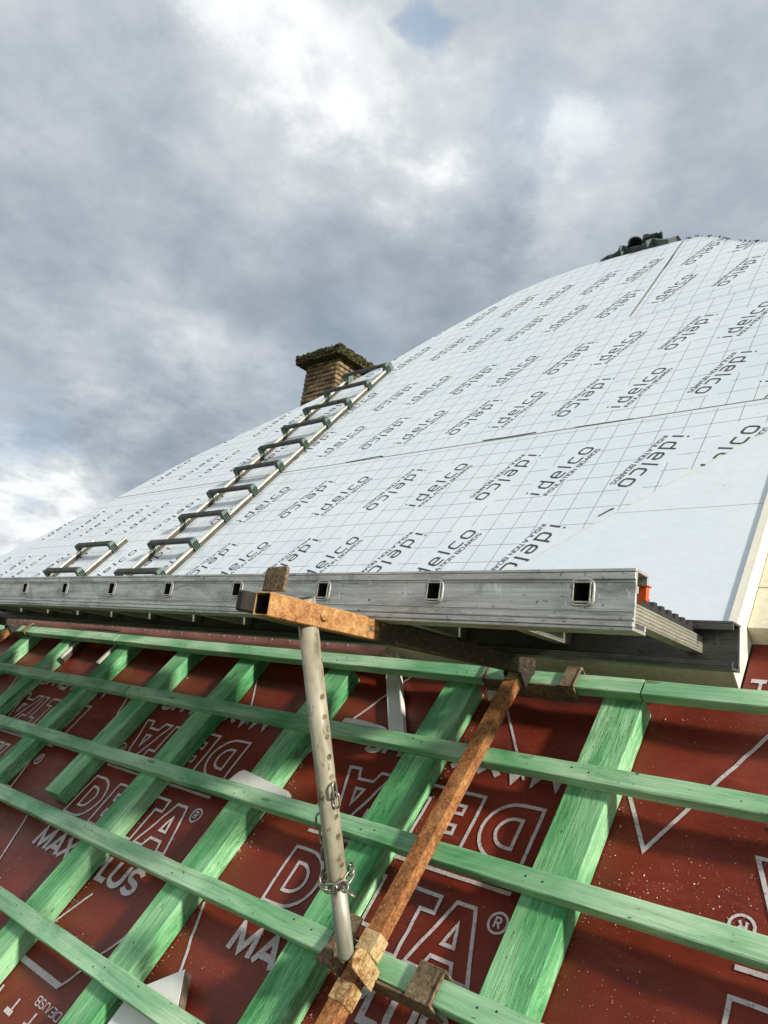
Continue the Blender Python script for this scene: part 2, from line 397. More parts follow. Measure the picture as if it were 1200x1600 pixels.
def painted():
    m, nt, b = mat("grey_beige_painted_steel"); L = nt.links.new
    n = noi(nt, coord(nt, (26, 60, 60)), 1.0, 6, 0.7); n2 = noi(nt, coord(nt, (9, 30, 30)), 1.0, 4, 0.6)
    c = ramp(nt, n2, [(0.3, (0.15, 0.13, 0.085)), (0.48, (0.33, 0.305, 0.225)), (0.72, (0.47, 0.445, 0.36))])
    c = mix(nt, ramp(nt, n, [(0.56, (0,) * 3), (0.64, (1,) * 3)]), c, (0.11, 0.06, 0.03))
    L(c, b.inputs['Base Color']); b.inputs['Roughness'].default_value = 0.5; bump(nt, b, n, 0.3, 0.001); return m
def brick():
    m, nt, b = mat("weathered_brick"); L = nt.links.new
    n = noi(nt, coord(nt, (14, 14, 14)), 1.0, 8, 0.75); n2 = noi(nt, coord(nt, (40, 40, 40)), 1.0, 6, 0.7)
    c = ramp(nt, n, [(0.30, (0.045, 0.032, 0.020)), (0.5, (0.21, 0.145, 0.075)), (0.68, (0.50, 0.37, 0.20))])
    c = mix(nt, 0.6, c, ramp(nt, n2, [(0.3, (0.45,) * 3), (0.7, (1.25,) * 3)]), 'MULTIPLY')
    L(c, b.inputs['Base Color']); b.inputs['Roughness'].default_value = 0.9; bump(nt, b, n2, 0.9, 0.012); return m
M_MEM = membrane()
M_LAP = simple("sunlit_pink_membrane", (0.46, 0.18, 0.165), 0.5, 0, 0.25, (9, 20, 9), 0.4, 0.45, 6, 0.004)  # same membrane made paler: the sunlit tone is put into the colour
M_INK = printink("white_print", (0.56, 0.52, 0.53), (0.24, 0.13, 0.12))
M_BINK = printink("black_print", (0.022, 0.032, 0.038), (0.06, 0.07, 0.07))
M_GINK = printink("grey_print_line", (0.20, 0.215, 0.225), (0.45, 0.46, 0.47))
M_FOIL = foil()
M_BOARD = simple("grey_scaffold_board", (0.16, 0.145, 0.12), 0.85, 0, 0.4, (4, 60, 60), 0.5)
M_TRIM = simple("cream_white_trim", (0.76, 0.74, 0.63), 0.6, 0, 0.08, (30, 30, 30), 0.2)
M_FOAM = simple("cream_foam", (0.64, 0.60, 0.47), 0.85, 0, 0.16, (60, 60, 60), 0.5)
M_CORE = simple("dark_underlay", (0.03, 0.03, 0.03), 0.9)
M_ALU = alu("weathered_aluminium", (0.55, 0.545, 0.53), (0.03, 0.03, 0.027))
M_ALU_SHADE = alu("shaded_aluminium", (0.125, 0.125, 0.118), (0.02, 0.02, 0.018))  # far rail only: shade under the walkway put into the colour
M_ALUB = alu("bright_aluminium", (0.74, 0.72, 0.62), (0.12, 0.11, 0.09))
M_WEB = simple('dark_channel', (0.075, 0.07, 0.055), 0.7, 0.2, 0.5, (20, 60, 60), 0.3)  # darker web below the bright rail flange
M_ALUR = alu("rung_aluminium", (0.44, 0.43, 0.36), (0.05, 0.045, 0.03))
M_POST = painted()
M_PIPE = simple("bare_grey_tube", (0.36, 0.345, 0.29), 0.5, 0.35, 0.3, (10, 60, 60), 0.3)
M_RUST = rust("orange_rust", [(0.36, (0.045, 0.018, 0.008)), (0.45, (0.20, 0.072, 0.022)), (0.54, (0.40, 0.17, 0.055)), (0.64, (0.56, 0.34, 0.16))], 0.85, 60)
M_RUSTP = rust("rust_over_yellow_paint", [(0.36, (0.06, 0.026, 0.010)), (0.44, (0.25, 0.115, 0.035)), (0.51, (0.50, 0.36, 0.17)), (0.62, (0.62, 0.53, 0.34))], 0.7, 70, 0.35)
M_RUSTD = rust("brown_rusty_plate", [(0.37, (0.025, 0.016, 0.009)), (0.46, (0.095, 0.060, 0.030)), (0.54, (0.20, 0.145, 0.085)), (0.66, (0.40, 0.33, 0.22))], 0.85, 90, 0.5)
M_DARK = simple("black_steel_and_hollow_shade", (0.028, 0.024, 0.02), 0.7, 0.2, 0.4, (40, 40, 40), 0.5)  # black steel parts, also painted shade inside hollows
M_CHAIN = simple("galvanised_chain", (0.30, 0.285, 0.245), 0.42, 0.7, 0.35, (90, 90, 90), 0.4)
M_STEP = simple("dark_green_plastic", (0.060, 0.064, 0.056), 0.6, 0, 0.6, (30, 60, 60), 0.5)
M_STEPG = simple("pale_green_plastic", (0.10, 0.15, 0.125), 0.6, 0, 0.5, (60, 60, 60), 0.4)
M_WHITE = simple("white_plastic", (0.72, 0.725, 0.69), 0.6, 0, 0.08, (20, 20, 20), 0.2)
M_BRICK = brick()
M_MORTAR = simple("mortar", (0.035, 0.03, 0.022), 0.95, 0, 0.4, (60, 60, 60), 0.7)
M_MOSS = simple("moss", (0.070, 0.066, 0.030), 0.95, 0, 0.95, (38, 38, 38), 1.0, 0.2, 8, 0.02)
M_ORANGE = simple("orange_plastic", (0.75, 0.10, 0.02), 0.5, 0, 0.1)
M_RUBBER = simple("black_rubber", (0.02, 0.02, 0.02), 0.7, 0, 0.4)
M_DUST = simple("sawdust", (0.72, 0.56, 0.46), 0.9, 0, 0.25, (100, 100, 100), 0)
M_GROUND = simple("grass_ground", (0.075, 0.10, 0.04), 0.95, 0, 0.5, (0.6, 0.6, 0.6), 0.3)
M_WALL = simple("rendered_wall", (0.42, 0.39, 0.34), 0.9, 0, 0.12, (8, 8, 8), 0.3)
M_TAR = simple("black_roofing_felt", (0.028, 0.036, 0.038), 0.6, 0, 0.6, (30, 30, 30), 0.6, 0.4, 6, 0.01)
M_LEAD = simple("grey_lead", (0.11, 0.135, 0.145), 0.55, 0.2, 0.4, (22, 22, 22), 0.5)

# ------------------------------------------------------------------ roof, boards, printing
NM = -0.064                   # membrane level; batten tops are n = 0, counter batten tops n = -0.022
NW = 0.02                     # white facing of the insulation
VE = 0.968                    # eaves line of the insulation
UR = -0.409                   # verge line of the insulation
def LT(*a): return list(a)
OUT = [(-5.3, VE), (-5.3, 0.98), (-4.72, 1.30), (-4.47, 1.42), (-3.96, 1.86), (-3.57, 2.285), (-3.0, 2.69), (-2.74, 2.90), (-2.545, 3.085), (-2.40, 3.295), (-2.21, 3.515), (-2.07, 3.668), (-1.91, 3.757), (-1.73, 3.79),
       (-1.55, 3.786), (-1.37, 3.757), (-1.168, 3.72), (-1.07, 3.695), (-0.99, 3.62), (-0.90, 3.50), (-0.80, 3.385), (-0.71, 3.305), (-0.60, 3.12), (UR, 2.85), (UR, VE)]
EAVE_Z = -1.5
M_HOUSE = thing('house', RF(-2.4, 1.0, -0.5) - Z * (RF(-2.4, 1.0, -0.5).z), 'half-finished pitched roof clad in white printed insulation boards with bare cream foam edges', 'house')
HOUSE = M_HOUSE

# letters as centre lines or outlines, cap height 1, y up
def arc(cx, cy, rx, ry, a0, a1, n=7): return [(cx + rx * math.cos(rad(a0 + (a1 - a0) * i / n)), cy + ry * math.sin(rad(a0 + (a1 - a0) * i / n))) for i in range(n + 1)]
DELTA = [  # outlined capitals, x in cap heights
    [(0, 0), (0, 1)] + arc(.38, .5, .52, .5, 90, -90, 12), [(.27, .25), (.27, .75)] + arc(.38, .5, .25, .25, 90, -90, 10),
    [(1.08, 0), (1.08, 1), (1.68, 1), (1.68, .76), (1.34, .76), (1.34, .62), (1.62, .62), (1.62, .39), (1.34, .39), (1.34, .24), (1.68, .24), (1.68, 0)],
    [(1.80, 0), (1.80, 1), (2.06, 1), (2.06, .25), (2.34, .25), (2.34, 0)],
    [(2.62, 0), (2.62, .75), (2.36, .75), (2.36, 1), (3.14, 1), (3.14, .75), (2.88, .75), (2.88, 0)],
    [(3.04, 0), (3.42, 1), (3.74, 1), (4.12, 0), (3.84, 0), (3.76, .2), (3.40, .2), (3.32, 0)], [(3.48, .40), (3.68, .40), (3.58, .72)]]
SOLID = {
    'M': [[(0, 0), (.06, 1), (.42, .15), (.78, 1), (.84, 0)]], 'A': [[(0, 0), (.38, 1), (.76, 0)], [(.14, .3), (.62, .3)]], 'X': [[(0, 0), (.72, 1)], [(0, 1), (.72, 0)]],
    'P': [[(0, 0), (0, 1)] + [(.36, 1)] + arc(.36, .74, .26, .26, 90, -90, 6) + [(0, .48)]], 'L': [[(0, 1), (0, 0), (.5, 0)]],
    'U': [[(0, 1), (0, .3)] + arc(.32, .3, .32, .3, 180, 360, 8) + [(.64, 1)]],
    'S': [arc(.31, .74, .29, .26, 20, 270, 10) + arc(.31, .24, .29, .24, 90, -160, 10)], 'I': [[(0, 0), (0, 1)]], 'N': [[(0, 0), (0, 1), (.6, 0), (.6, 1)]],
    'T': [[(0, 1), (.66, 1)], [(.33, 1), (.33, 0)]], 'O': [[(.12, 0), (.52, 0), (.64, .14), (.64, .86), (.52, 1), (.12, 1), (0, .86), (0, .14)], 'c'],
    'B': [[(0, 0), (0, 1), (.42, 1), (.54, .88), (.54, .64), (.42, .52), (0, .52)], [(.42, .52), (.58, .38), (.58, .12), (.46, 0), (0, 0)]],
    'R': [[(0, 0), (0, 1), (.42, 1), (.56, .86), (.56, .62), (.42, .5), (0, .5)], [(.3, .5), (.58, 0)]], 'D': [[(0, 0), (0, 1), (.4, 1), (.6, .8), (.6, .2), (.4, 0), (0, 0)]], ' ': [],
    'E': [[(.56, 0), (0, 0), (0, 1), (.56, 1)], [(0, .5), (.5, .5)]], '/': [[(0, 0), (.4, 1)]], '1': [[(0, .8), (.2, 1), (.2, 0)]]}
ADV = {'M': 1.06, 'A': .90, 'X': .90, 'P': .82, 'L': .68, 'U': .86, 'S': .80, 'I': .24, 'N': .84, 'T': .80, 'O': .88, 'B': .80, 'R': .80, 'D': .84, ' ': .45, 'E': .74, '/': .5, '1': .4}
def word_lines(txt):
    x = 0; out = []
    for ch in txt:
        g = SOLID[ch]; cl = 'c' in g
        for s in g:
            if s == 'c': continue
            out.append(([(x + p[0], p[1]) for p in s], cl))
        x += ADV[ch]
    return out, x
def _sq(x, w, h, c=.13):         # squarish round o
    return [(x + c, 0), (x + w - c, 0), (x + w, c), (x + w, h - c), (x + w - c, h), (x + c, h), (x, h - c), (x, c)]
IDELCO = []                    # unit: ascender height 1, x-height .66
xh = .68; x0 = .0; lw = .60
IDELCO += [([(x0, 0), (x0, xh)], False), ([(x0, .88), (x0, 1.0)], False)]; x0 = .62
IDELCO += [([(x0 + lw, 1), (x0 + lw, 0), (x0 + .13, 0), (x0, .13), (x0, xh - .13), (x0 + .13, xh), (x0 + lw, xh)], False)]; x0 = 1.68
IDELCO += [([(x0 + lw - .02, 0), (x0 + .13, 0), (x0, .13), (x0, xh - .13), (x0 + .13, xh), (x0 + lw - .13, xh), (x0 + lw, xh - .13), (x0 + lw, .34), (x0, .34)], False)]; x0 = 2.76
IDELCO += [([(x0, 0), (x0, 1)], False)]; x0 = 3.22
IDELCO += [([(x0 + lw, 0), (x0 + .13, 0), (x0, .13), (x0, xh - .13), (x0 + .13, xh), (x0 + lw, xh)], False)]; x0 = 4.18
IDELCO += [(_sq(x0, lw + .06, xh), True)]; x0 += lw + .06
IDELCO_W = x0

PAR = [None]
def build_boards():
    roof = MB()
    inner = [(p[0] * 0.999 - .003, min(p[1], 9) - .012 if p[1] > 1.2 else p[1] + .004) for p in OUT]
    roof.prism(lambda u, v, n: RF(u, v, n), inner, 2, -0.20, -0.0635, 0)
    ro = roof.build('roof', [M_CORE], HOUSE)
    G = 0.0016
    specs = []
    dx, dy = 0.487, 0.524                         # the slanting cut between printed and plain boards
    ln = math.hypot(dx, dy); nx, ny = dy / ln, -dx / ln; d0 = nx * -0.959 + ny * 1.223
    A = clip(clip(OUT, 0, 1, 1.925 - G), nx, ny, d0 - .0004)
    specs.append((A, [(1, (-1.067, 1.565), 0), (0, (-0.834, 1.174), 0)], (-0.967, 1.396), True))
    pl = clip(OUT, -nx, -ny, -d0 - .0004)
    specs.append((clip(clip(pl, 0, 1, 1.437 - G), 0, -1, -VE), [], None, False))
    specs.append((clip(clip(pl, 0, -1, -1.437), 0, 1, 1.925 - G), [], None, False))
    B = clip(clip(OUT, 0, -1, -1.925 - G), 0, 1, 2.805 - G * .6)
    specs.append((B, [(1, (-0.978, 2.035), 0), (1, (-1.167, 2.414), 0)], (-0.949, 2.0), True))
    C = clip(OUT, 0, -1, -2.805 - G * .6)
    specs.append((clip(C, 1, 0, -1.142), [(1, (-1.125, 2.912), 0), (1, (-0.89, 3.30), 0)], (-0.93, 2.86), True))
    specs.append((clip(C, -1, 0, 1.138), [(1, (-1.100, 2.935), 0), (1, (-0.865, 3.32), 0)], (-0.905, 2.885), True))
    for bi, (poly, rows, grid, printed) in enumerate(specs):
        mb = MB(); top = NW - (0.0012 if not printed else 0) + (0.0006 if bi == 3 else 0) - (0.0010 if bi == 5 else 0)
        mb.prism(lambda u, v, n: RF(u, v, n), poly, 2, -0.0625, top, 0, 1)
        fn = lambda u, v, h=top: RF(u, v, h + .0007); fg = lambda u, v, h=top: RF(u, v, h + .0004)
        keep = lambda p, q=poly: inside(p, q)
        boxes = []
        ang, an2 = rad(20.5), rad(16.0); per = 0.448; H = 0.0505; LEN = 0.243
        for (sgn, (ax, ay), _) in rows:
            for k in range(-14, 8):
                for flip in (0, 1):
                    e = Vector((math.sin(ang), math.cos(ang))); up = Vector((-math.cos(an2), math.sin(an2)))
                    base = Vector((ax + k * per, ay)) - up * H            # foot of the i of the upright word
                    if flip:
                        c = base + e * LEN / 2 + Vector((0.224, 0.010)); e = -e; up = -up
                        base = c - e * LEN / 2
                    if not (-5 < base.x < -.2): continue
                    fx = lambda q, s=LEN / IDELCO_W: base + e * q[0] * s + up * q[1] * H
                    for pts, cl in IDELCO: strokes(mb, [fx(q) for q in pts], 0.0062, fn, 2, cl, step=0.012, keep=keep)
                    wl, wd = word_lines('INSULATION BOARDS'); sb = base - up * 0.0265
                    if base.x > -2.6:
                        for pts, cl in wl: strokes(mb, [sb + e * (q[0] * LEN / wd) + up * q[1] * 0.0145 for q in pts], 0.0022, fn, 2, cl, keep=keep)
                    boxes.append((base - up * 0.032 - e * 0.008, e, up, LEN + .016, H + .038))
        if grid:
            def free(p):
                for (b, e, up, w, h) in boxes:
                    q = Vector(p) - b; a, c = q.dot(e), q.dot(up)
                    if -.0 < a < w and -.0 < c < h: return False
                return inside(p, poly)
            us = [p[0] for p in poly]; vs_ = [p[1] for p in poly]
            def run(horiz, fixed, lo, hi):
                t = lo; st = None; step = 0.012
                while t < hi + step:
                    p = (t, fixed) if horiz else (fixed, t)
                    ok = t <= hi and free(p)
                    if ok and st is None: st = t
                    if not ok and st is not None:
                        if t - st > .03:
                            a, b = ((st, fixed), (t - step, fixed)) if horiz else ((fixed, st), (fixed, t - step))
                            strokes(mb, [a, b], 0.0011 if horiz else 0.0013, fg, 3)
                        st = None
                    t += step
            for k in range(-60, 20):
                u = grid[0] + .0702 * k; v = grid[1] + .0722 * k
                if min(us) < u < max(us) and u > -4.2: run(False, u, min(vs_), max(vs_))
                if min(vs_) < v < max(vs_): run(True, v, max(-4.2, min(us)), max(us))
        o = mb.build('insulation_board', [M_FOIL, M_FOAM, M_BINK, M_GINK], ro, recalc=False)
        if not printed: o['label'] = 'plain white insulation board without printing'
    # verge: thin cream edge strip and lip
    mb = MB()
    mb.box(RF, (UR + .001, VE - .002, -0.0625), (UR + .0045, 2.84, NW + .004)); mb.box(RF, (UR - .012, VE - .002, NW + .0012), (UR + .0008, 2.84, NW + .0040))
    mb.build('verge_strip', [M_TRIM], HOUSE)
    mb = MB(); mb.prism(lambda u, v, n: RF(u, v, n), [(UR + .006, 1.085), (1.6, 1.085), (1.6, 2.9), (UR + .006, 2.84)], 2, -0.0625, -0.020, 0)
    for (a, b) in (((UR + .006, 1.20), (1.6, 1.205)),): strokes(mb, [a, b], .0018, lambda u, v: RF(u, v, -0.0193), 1)
    o = mb.build('edge_board', [M_FOAM, M_GINK], HOUSE, recalc=False); o['label'] = 'cream-toned insulation board right of the verge strip'  # foil board in foam colour: warm reflected light put into it
    # torn foil and dark gaps at the seams
    for (pts, w) in (([(-1.19, 1.935), (-1.3, 1.932), (-1.40, 1.934)], .006), ([(-1.86, 1.928), (-1.88, 1.937), (-1.98, 1.932), (-2.06, 1.927)], .006), ([(-.86, 1.927), (-1.05, 1.929)], .003), ([(-.800, 1.425), (-.775, 1.452), (-.768, 1.453)], .005), ([(-.50, 1.93), (-.49, 1.955), (-.47, 1.93)], .004), ([(-1.141, 2.83), (-1.140, 3.1), (-1.140, 3.36), (-1.139, 3.48), (-1.141, 3.6), (-1.140, 3.70)], .004), ([(-1.1385, 3.34), (-1.137, 3.44), (-1.1395, 3.52)], .007)):
        mb = MB(); strokes(mb, pts, w, lambda u, v: RF(u, v, NW + .0017), 0); mb.build('torn_seam', [M_CORE], HOUSE, recalc=False)
    # walls, far slopes
    mb = MB()
    mb.box(WF, (-5.6, -0.55 * .606 + .795 + .06, EAVE_Z - 2.2), (1.5, 4.6, EAVE_Z + .02), 0)
    mb.build('wall', [M_WALL], HOUSE, origin=None)
    mb = MB()
    ridge = [(-2.0, 3.70), (-1.15, 3.68)]
    a = [RF(-4.9, 1.0, -.21), RF(-2.05, 3.60, -.21), RF(-1.1, 3.60, -.21), RF(1.2, 1.6, -.21)]
    base = [Vector((p.x, a[1].y + 2.6 * S, EYE.z - 1.2 * S)) for p in a]
    va = [mb.v(p, p) for p in a]; vb = [mb.v(p, p) for p in base]
    for i in range(3): mb.f([va[i], va[i + 1], vb[i + 1], vb[i]])
    mb.build('rear_slope', [M_CORE], HOUSE)
build_boards()

# ------------------------------------------------------------------ ground
mb = MB(); g = 900
mb.f([mb.v(Vector((x, y, 0)), (x, y, 0)) for x, y in ((-g, -g), (g, -g), (g, g), (-g, g))])
gr = mb.build('ground', [M_GROUND], None, Vector((0, 0, 0))); gr['kind'] = 'structure'; gr['label'] = 'grassy ground far below the roof'

# ------------------------------------------------------------------ red membrane with printing
def mem_h(u, v):
    q = Vector((u * 5, v * 9, 0.3)); a = noise.noise(q) * .0028
    r = noise.noise(Vector((u * 14 + v * 6, v * 26 - u * 3, 4.1))); a += (max(0, r - .12)) ** 1.0 * .0050
    t = max(0.0, min(1.0, (v - .80) / .10)) * (1 if u < -1.0 else .35)
    a += t * .0085 * (noise.noise(Vector((u * 4.5, v * 42, 9.0))) + .25)
    a += .0030 * max(0, noise.noise(Vector(((u * .85 + v * .5) * 3.2, (v * .85 - u * .5) * 13, 7.7))) - .05)
    k = ((u + .58) / .363) % 1.0
    a += -.0025 * math.sin(math.pi * k) ** 2
    d = (0.62 * u + 0.78 * v) * 40
    a += .0016 * max(0, noise.noise(Vector((d, (0.78 * u - .62 * v) * 5, 2.2))))
    return max(-.010, min(.011, a))
def mem_pt(u, v, up=0.0): return RF(u, v, NM + mem_h(u, v) + up)
def build_membrane():
    mb = MB(); nu, nv = 330, 112; u0, u1, v0, v1 = -5.2, 1.0, -.42, .966
    g = [[mb.v(mem_pt(u0 + (u1 - u0) * i / nu, v0 + (v1 - v0) * j / nv), ((u0 + (u1 - u0) * i / nu) * S, (v0 + (v1 - v0) * j / nv) * S, 0)) for j in range(nv + 1)] for i in range(nu + 1)]
    for i in range(nu):
        for j in range(nv): mb.f([g[i][j], g[i + 1][j], g[i + 1][j + 1], g[i][j + 1]], 0, True)
    # patch of membrane rising right of the verge strip
    g2 = [[mb.v(RF(UR + .008 + 1.3 * i / 40, .966 + .118 * j / 6, NM + .001 + .012 * (j / 6) ** 2 * 0 + mem_h(UR + 1.3 * i / 40, .966 + .118 * j / 6)), ((UR + 1.3 * i / 40) * S, (.966 + .118 * j / 6) * S, 0)) for j in range(7)] for i in range(41)]
    for i in range(40):
        for j in range(6): mb.f([g2[i][j], g2[i + 1][j], g2[i + 1][j + 1], g2[i][j + 1]], 0, True)
    fn = lambda u, v: mem_pt(u, v, .0016)
    st = .018
    def delta_block(x0, flip):
        if flip: T = lambda p: (x0 + .474 - p[0], .984 - p[1])
        else: T = lambda p: (x0 + p[0], p[1])
        for o in DELTA: strokes(mb, [T((q[0] * .115, .335 + q[1] * .115)) for q in o], .0066, fn, 1, True, step=st)
        wl, wd = word_lines('MAXX PLUS')
        for pts, cl in wl: strokes(mb, [T((-.008 + q[0] * .487 / wd, .2365 + q[1] * .050)) for q in pts], .0128, fn, 1, cl, step=st)
        strokes(mb, [T(q) for q in arc(.477, .440, .0165, .0165, 0, 345, 16)], .0042, fn, 1, True)
        for pts, cl in word_lines('R')[0]: strokes(mb, [T((.4715 + q[0] * .017, .432 + q[1] * .0165)) for q in pts], .0034, fn, 1, cl)
    for k in range(-5, 3):
        x0 = -1.139 + .818 * k
        delta_block(x0, False); delta_block(x0, True)
        strokes(mb, [(x0 - .002, .4895), (x0 + .478, .4895)], .0072, fn, 1, step=st)
        # the lines of the large triangle marks between the words
        for pts, w in (([(-.531, .712), (-.482, .621), (-.343, .873), (-.31, .93)], .0068), ([(-.85, .873), (-.73, .700)], .005), ([(-1.671 + .818, .042), (-1.482 + .818, .042)], .012),
                       ([(-1.482 + .818, .042), (-1.409 + .818, .174)], .006), ([(-1.155 + .818, .041), (-1.272 + .818, .287)], .0062), ([(-1.649 + .818, .121), (-1.601 + .818, .205)], .006)):
            strokes(mb, [(p[0] + .818 * k, p[1]) for p in pts], w, fn, 1, step=st)
        for j in range(-1, 11):                       # row of small T marks along both edges of the roll
            xx = -1.567 + .0745 * j + .818 * (k + 1)
            for (vv, s) in ((-.037, 1), (.992, -1)):
                if vv > .9 and xx < UR + .02: continue
                strokes(mb, [(xx - .013, vv), (xx + .013, vv)], .010, fn if vv < .5 else (lambda u, v: RF(u, v, NM + .0028 + mem_h(u, v))), 1)
                strokes(mb, [(xx + .004, vv + s * .005), (xx + .004, vv + s * .026)], .006, fn if vv < .5 else (lambda u, v: RF(u, v, NM + .0028 + mem_h(u, v))), 1)
        wl, wd = word_lines('DE/USB')
        for pts, cl in wl: strokes(mb, [(-1.421 + .818 * (k + 1) - q[0] * .10 / wd, .013 - q[1] * .015) for q in pts], .0024, fn, 1, cl)
    o = mb.build('roof_membrane', [M_MEM, M_INK], None, recalc=False)
    tag(o, 'dark red roofing membrane printed with white outlined lettering, stretched under the green battens', 'roofing membrane')
    # upper lap of the membrane folded over the lower edge of the insulation
    mb = MB(); prof = [(.919, -.020), (.922, -.008), (.930, -.002), (.942, .006), (.956, .0135), (.970, NW + .0005), (.985, NW + .003), (1.02, NW + .0025), (1.05, NW + .0025), (1.075, NW + .0025)]
    cols = []
    for i in range(181):
        t = i / 180; row = []
        for j, (v, n) in enumerate(prof):
            u = -5.1 + t * (5.1 - 1.165 - .05 * j / 9 - .012 * math.sin(j * 1.3))
            w = .0045 * (noise.noise(Vector((u * 7, v * 30, 3.3))) + .45) * (0 if j in (0,) else 1)
            q = max(0, (t - .975) / .025); w += q * q * .016 * (1 if j < 7 else .3)
            row.append(mb.v(RF(u, v, n + max(0, w)), (u * S, v * S, 0)))
        cols.append(row)
    for i in range(180):
        for j in range(9): mb.f([cols[i][j], cols[i + 1][j], cols[i + 1][j + 1], cols[i][j + 1]], 0, True)
    for k in range(46):
        u = -4.6 + .0745 * k
        if u > -1.30: break
        f2 = lambda a, b: RF(a, b, .0015 + (b - .936) / .030 * .013 + .0055)
        strokes(mb, [(u - .013, .954), (u + .013, .954)], .006, f2, 1); strokes(mb, [(u + .004, .934), (u + .004, .9505)], .006, f2, 1)
    o = mb.build('membrane_lap', [M_LAP, M_INK], None, recalc=False)
    tag(o, 'pink upper lap of membrane folded over the white insulation edge above the top batten', 'membrane lap')
build_membrane()

# ------------------------------------------------------------------ battens
def beam(name, mtl, axis, t0, t1, a0, a1, n0, n1, label, cat, group, wane=0.0, seed=0, chop=False):
    """sawn length of timber with slightly uneven arrises; axis 'u' or 'v'"""
    rnd = random.Random(seed); mb = MB(); L_ = t1 - t0; k = max(3, int(L_ / .018)); c = .0016
    rows = []
    for i in range(k + 1):
        t = t0 + L_ * i / k
        j = lambda s, am: noise.noise(Vector((t * 9 + seed * 3.7, s * 11.3, seed))) * am + noise.noise(Vector((t * 60, s * 7.7, seed))) * am * .35
        bow = noise.noise(Vector((t * 1.1, seed * 5.1, 0))) * .003
        wv = wane * max(0, noise.noise(Vector((t * 2.2, seed * 2.3, 5.0))) + .25)
        am = .0011
        pts = [(a0 + j(1, am), n0), (a0 + j(1, am), n1 - c), (a0 + c + j(2, am), n1 + j(3, am * .4)), (a1 - c - wv + j(4, am), n1 + j(5, am * .4)), (a1 + j(6, am), n1 - c - wv * .8), (a1 + j(6, am), n0)]
        row = []
        for (a, n) in pts:
            a += bow
            p = RF(t, a, n) if axis == 'u' else RF(a, t, n)
            row.append(mb.v(p, (t * S, a * S, n * S)))
        rows.append(row)
    for i in range(k):
        for q in range(6): mb.f([rows[i][q], rows[i + 1][q], rows[i + 1][(q + 1) % 6], rows[i][(q + 1) % 6]], 0)
    mb.f(rows[0]); mb.f(rows[-1][::-1])
    o = mb.build(name, [mtl], None)
    return tag(o, label, cat, group)
HB = 0.0205
M_NAIL = simple("nail_head", (0.05, 0.05, 0.045), 0.5, 0.7, 0.3)
def nails(o, a, b, v0, v1, top, seed):
    rnd = random.Random(seed * 7 + 1)
    for (u, lo, hi, _l) in CBS:
        if not (a + .01 < u + .03 < b - .05) or not (lo < v0 < hi): continue
        for k in range(2):
            x, y = u + .02 + .03 * k + rnd.uniform(-.012, .012), v0 + (v1 - v0) * rnd.uniform(.25, .75)
            m = MB(); c = RF(x, y, top); m.tube([c - N * .002, c + N * .0006], [.0021, .0021], 9); m.build('nail', [M_NAIL], o)
GB = 'green horizontal tile battens'; GC = 'green counter battens running up the slope'
BROWS = [
    (.9165, .8805, [(-5.1, -2.425, 'top green batten at the far left, crossed by the foot of the roof ladder'), (-2.421, -.546, 'top green batten behind the grey post, along the lower edge of the red lap'), (-.542, .95, 'top green batten right of the rusty bracket, under the cream foam edge')]),
    (.7150, .6810, [(-5.1, -2.47, 'far left length of the second green batten from the top, before its joints'), (-2.466, -2.075, 'short green batten between two joints in the second row, left'), (-2.071, .9, 'second green batten from the top, running right past the post to the knotted end')]),
    (.5105, .4755, [(-5.0, -2.52, 'left end length of the third green batten, above the rightmost letters of the first print'), (-2.516, .9, 'third green batten from the top, carrying the short white offcut')]),
    (.3150, .2785, [(-4.2, .9, 'fourth green batten from the top, gripped by the rusty plate below the post')]),
    (.1165, .0805, [(-3.2, .6, 'lowest green batten, crossing the bottom left corner over the pointed white offcut')])]
CBS = [(-.620, -.38, .884, 'broad rough-sawn green counter batten, rightmost, below the cream foam edge'),
       (-.986, -.38, .884, 'green counter batten running up beside the rusty bracket rail, on its left'),
       (-1.358, -.38, .886, 'green counter batten under the short white offcut, left of the grey post'),
       (-1.725, -.38, .930, 'green counter batten covering the middle of the whole white DELTA print'),
       (-2.048, .352, .930, 'short green counter batten with a sawn lower end above the white DELTA print'),
       (-2.412, -.2, .930, 'green counter batten left of the short sawn one, right of the ladder foot'),
       (-2.835, -.1, .930, 'green counter batten passing left of the foot of the long roof ladder'),
       (-3.19, 0, .930, 'green counter batten beside the small rusty bracket at the far left edge'), (-3.56, .1, .930, 'green counter batten at the left border beyond the small rusty bracket')]
sd = 1
for (v1, v0, pcs) in BROWS:
    for (a, b, lab) in pcs:
        dn = noise.noise(Vector((sd * 3.3, 0, 0))) * .0012
        o = beam('tile_batten', M_BAT, 'u', a, b, v0, v1, -HB + dn, dn, lab, 'batten', GB, .003, sd); nails(o, a, b, v0, v1, dn, sd); sd += 1
for i, (u, v0, v1, lab) in enumerate(CBS):
    beam('counter_batten', M_CB, 'v', v0, v1, u, u + .0785, NM + .003, -.0218, lab, 'counter batten', GC, .003, 20 + i)

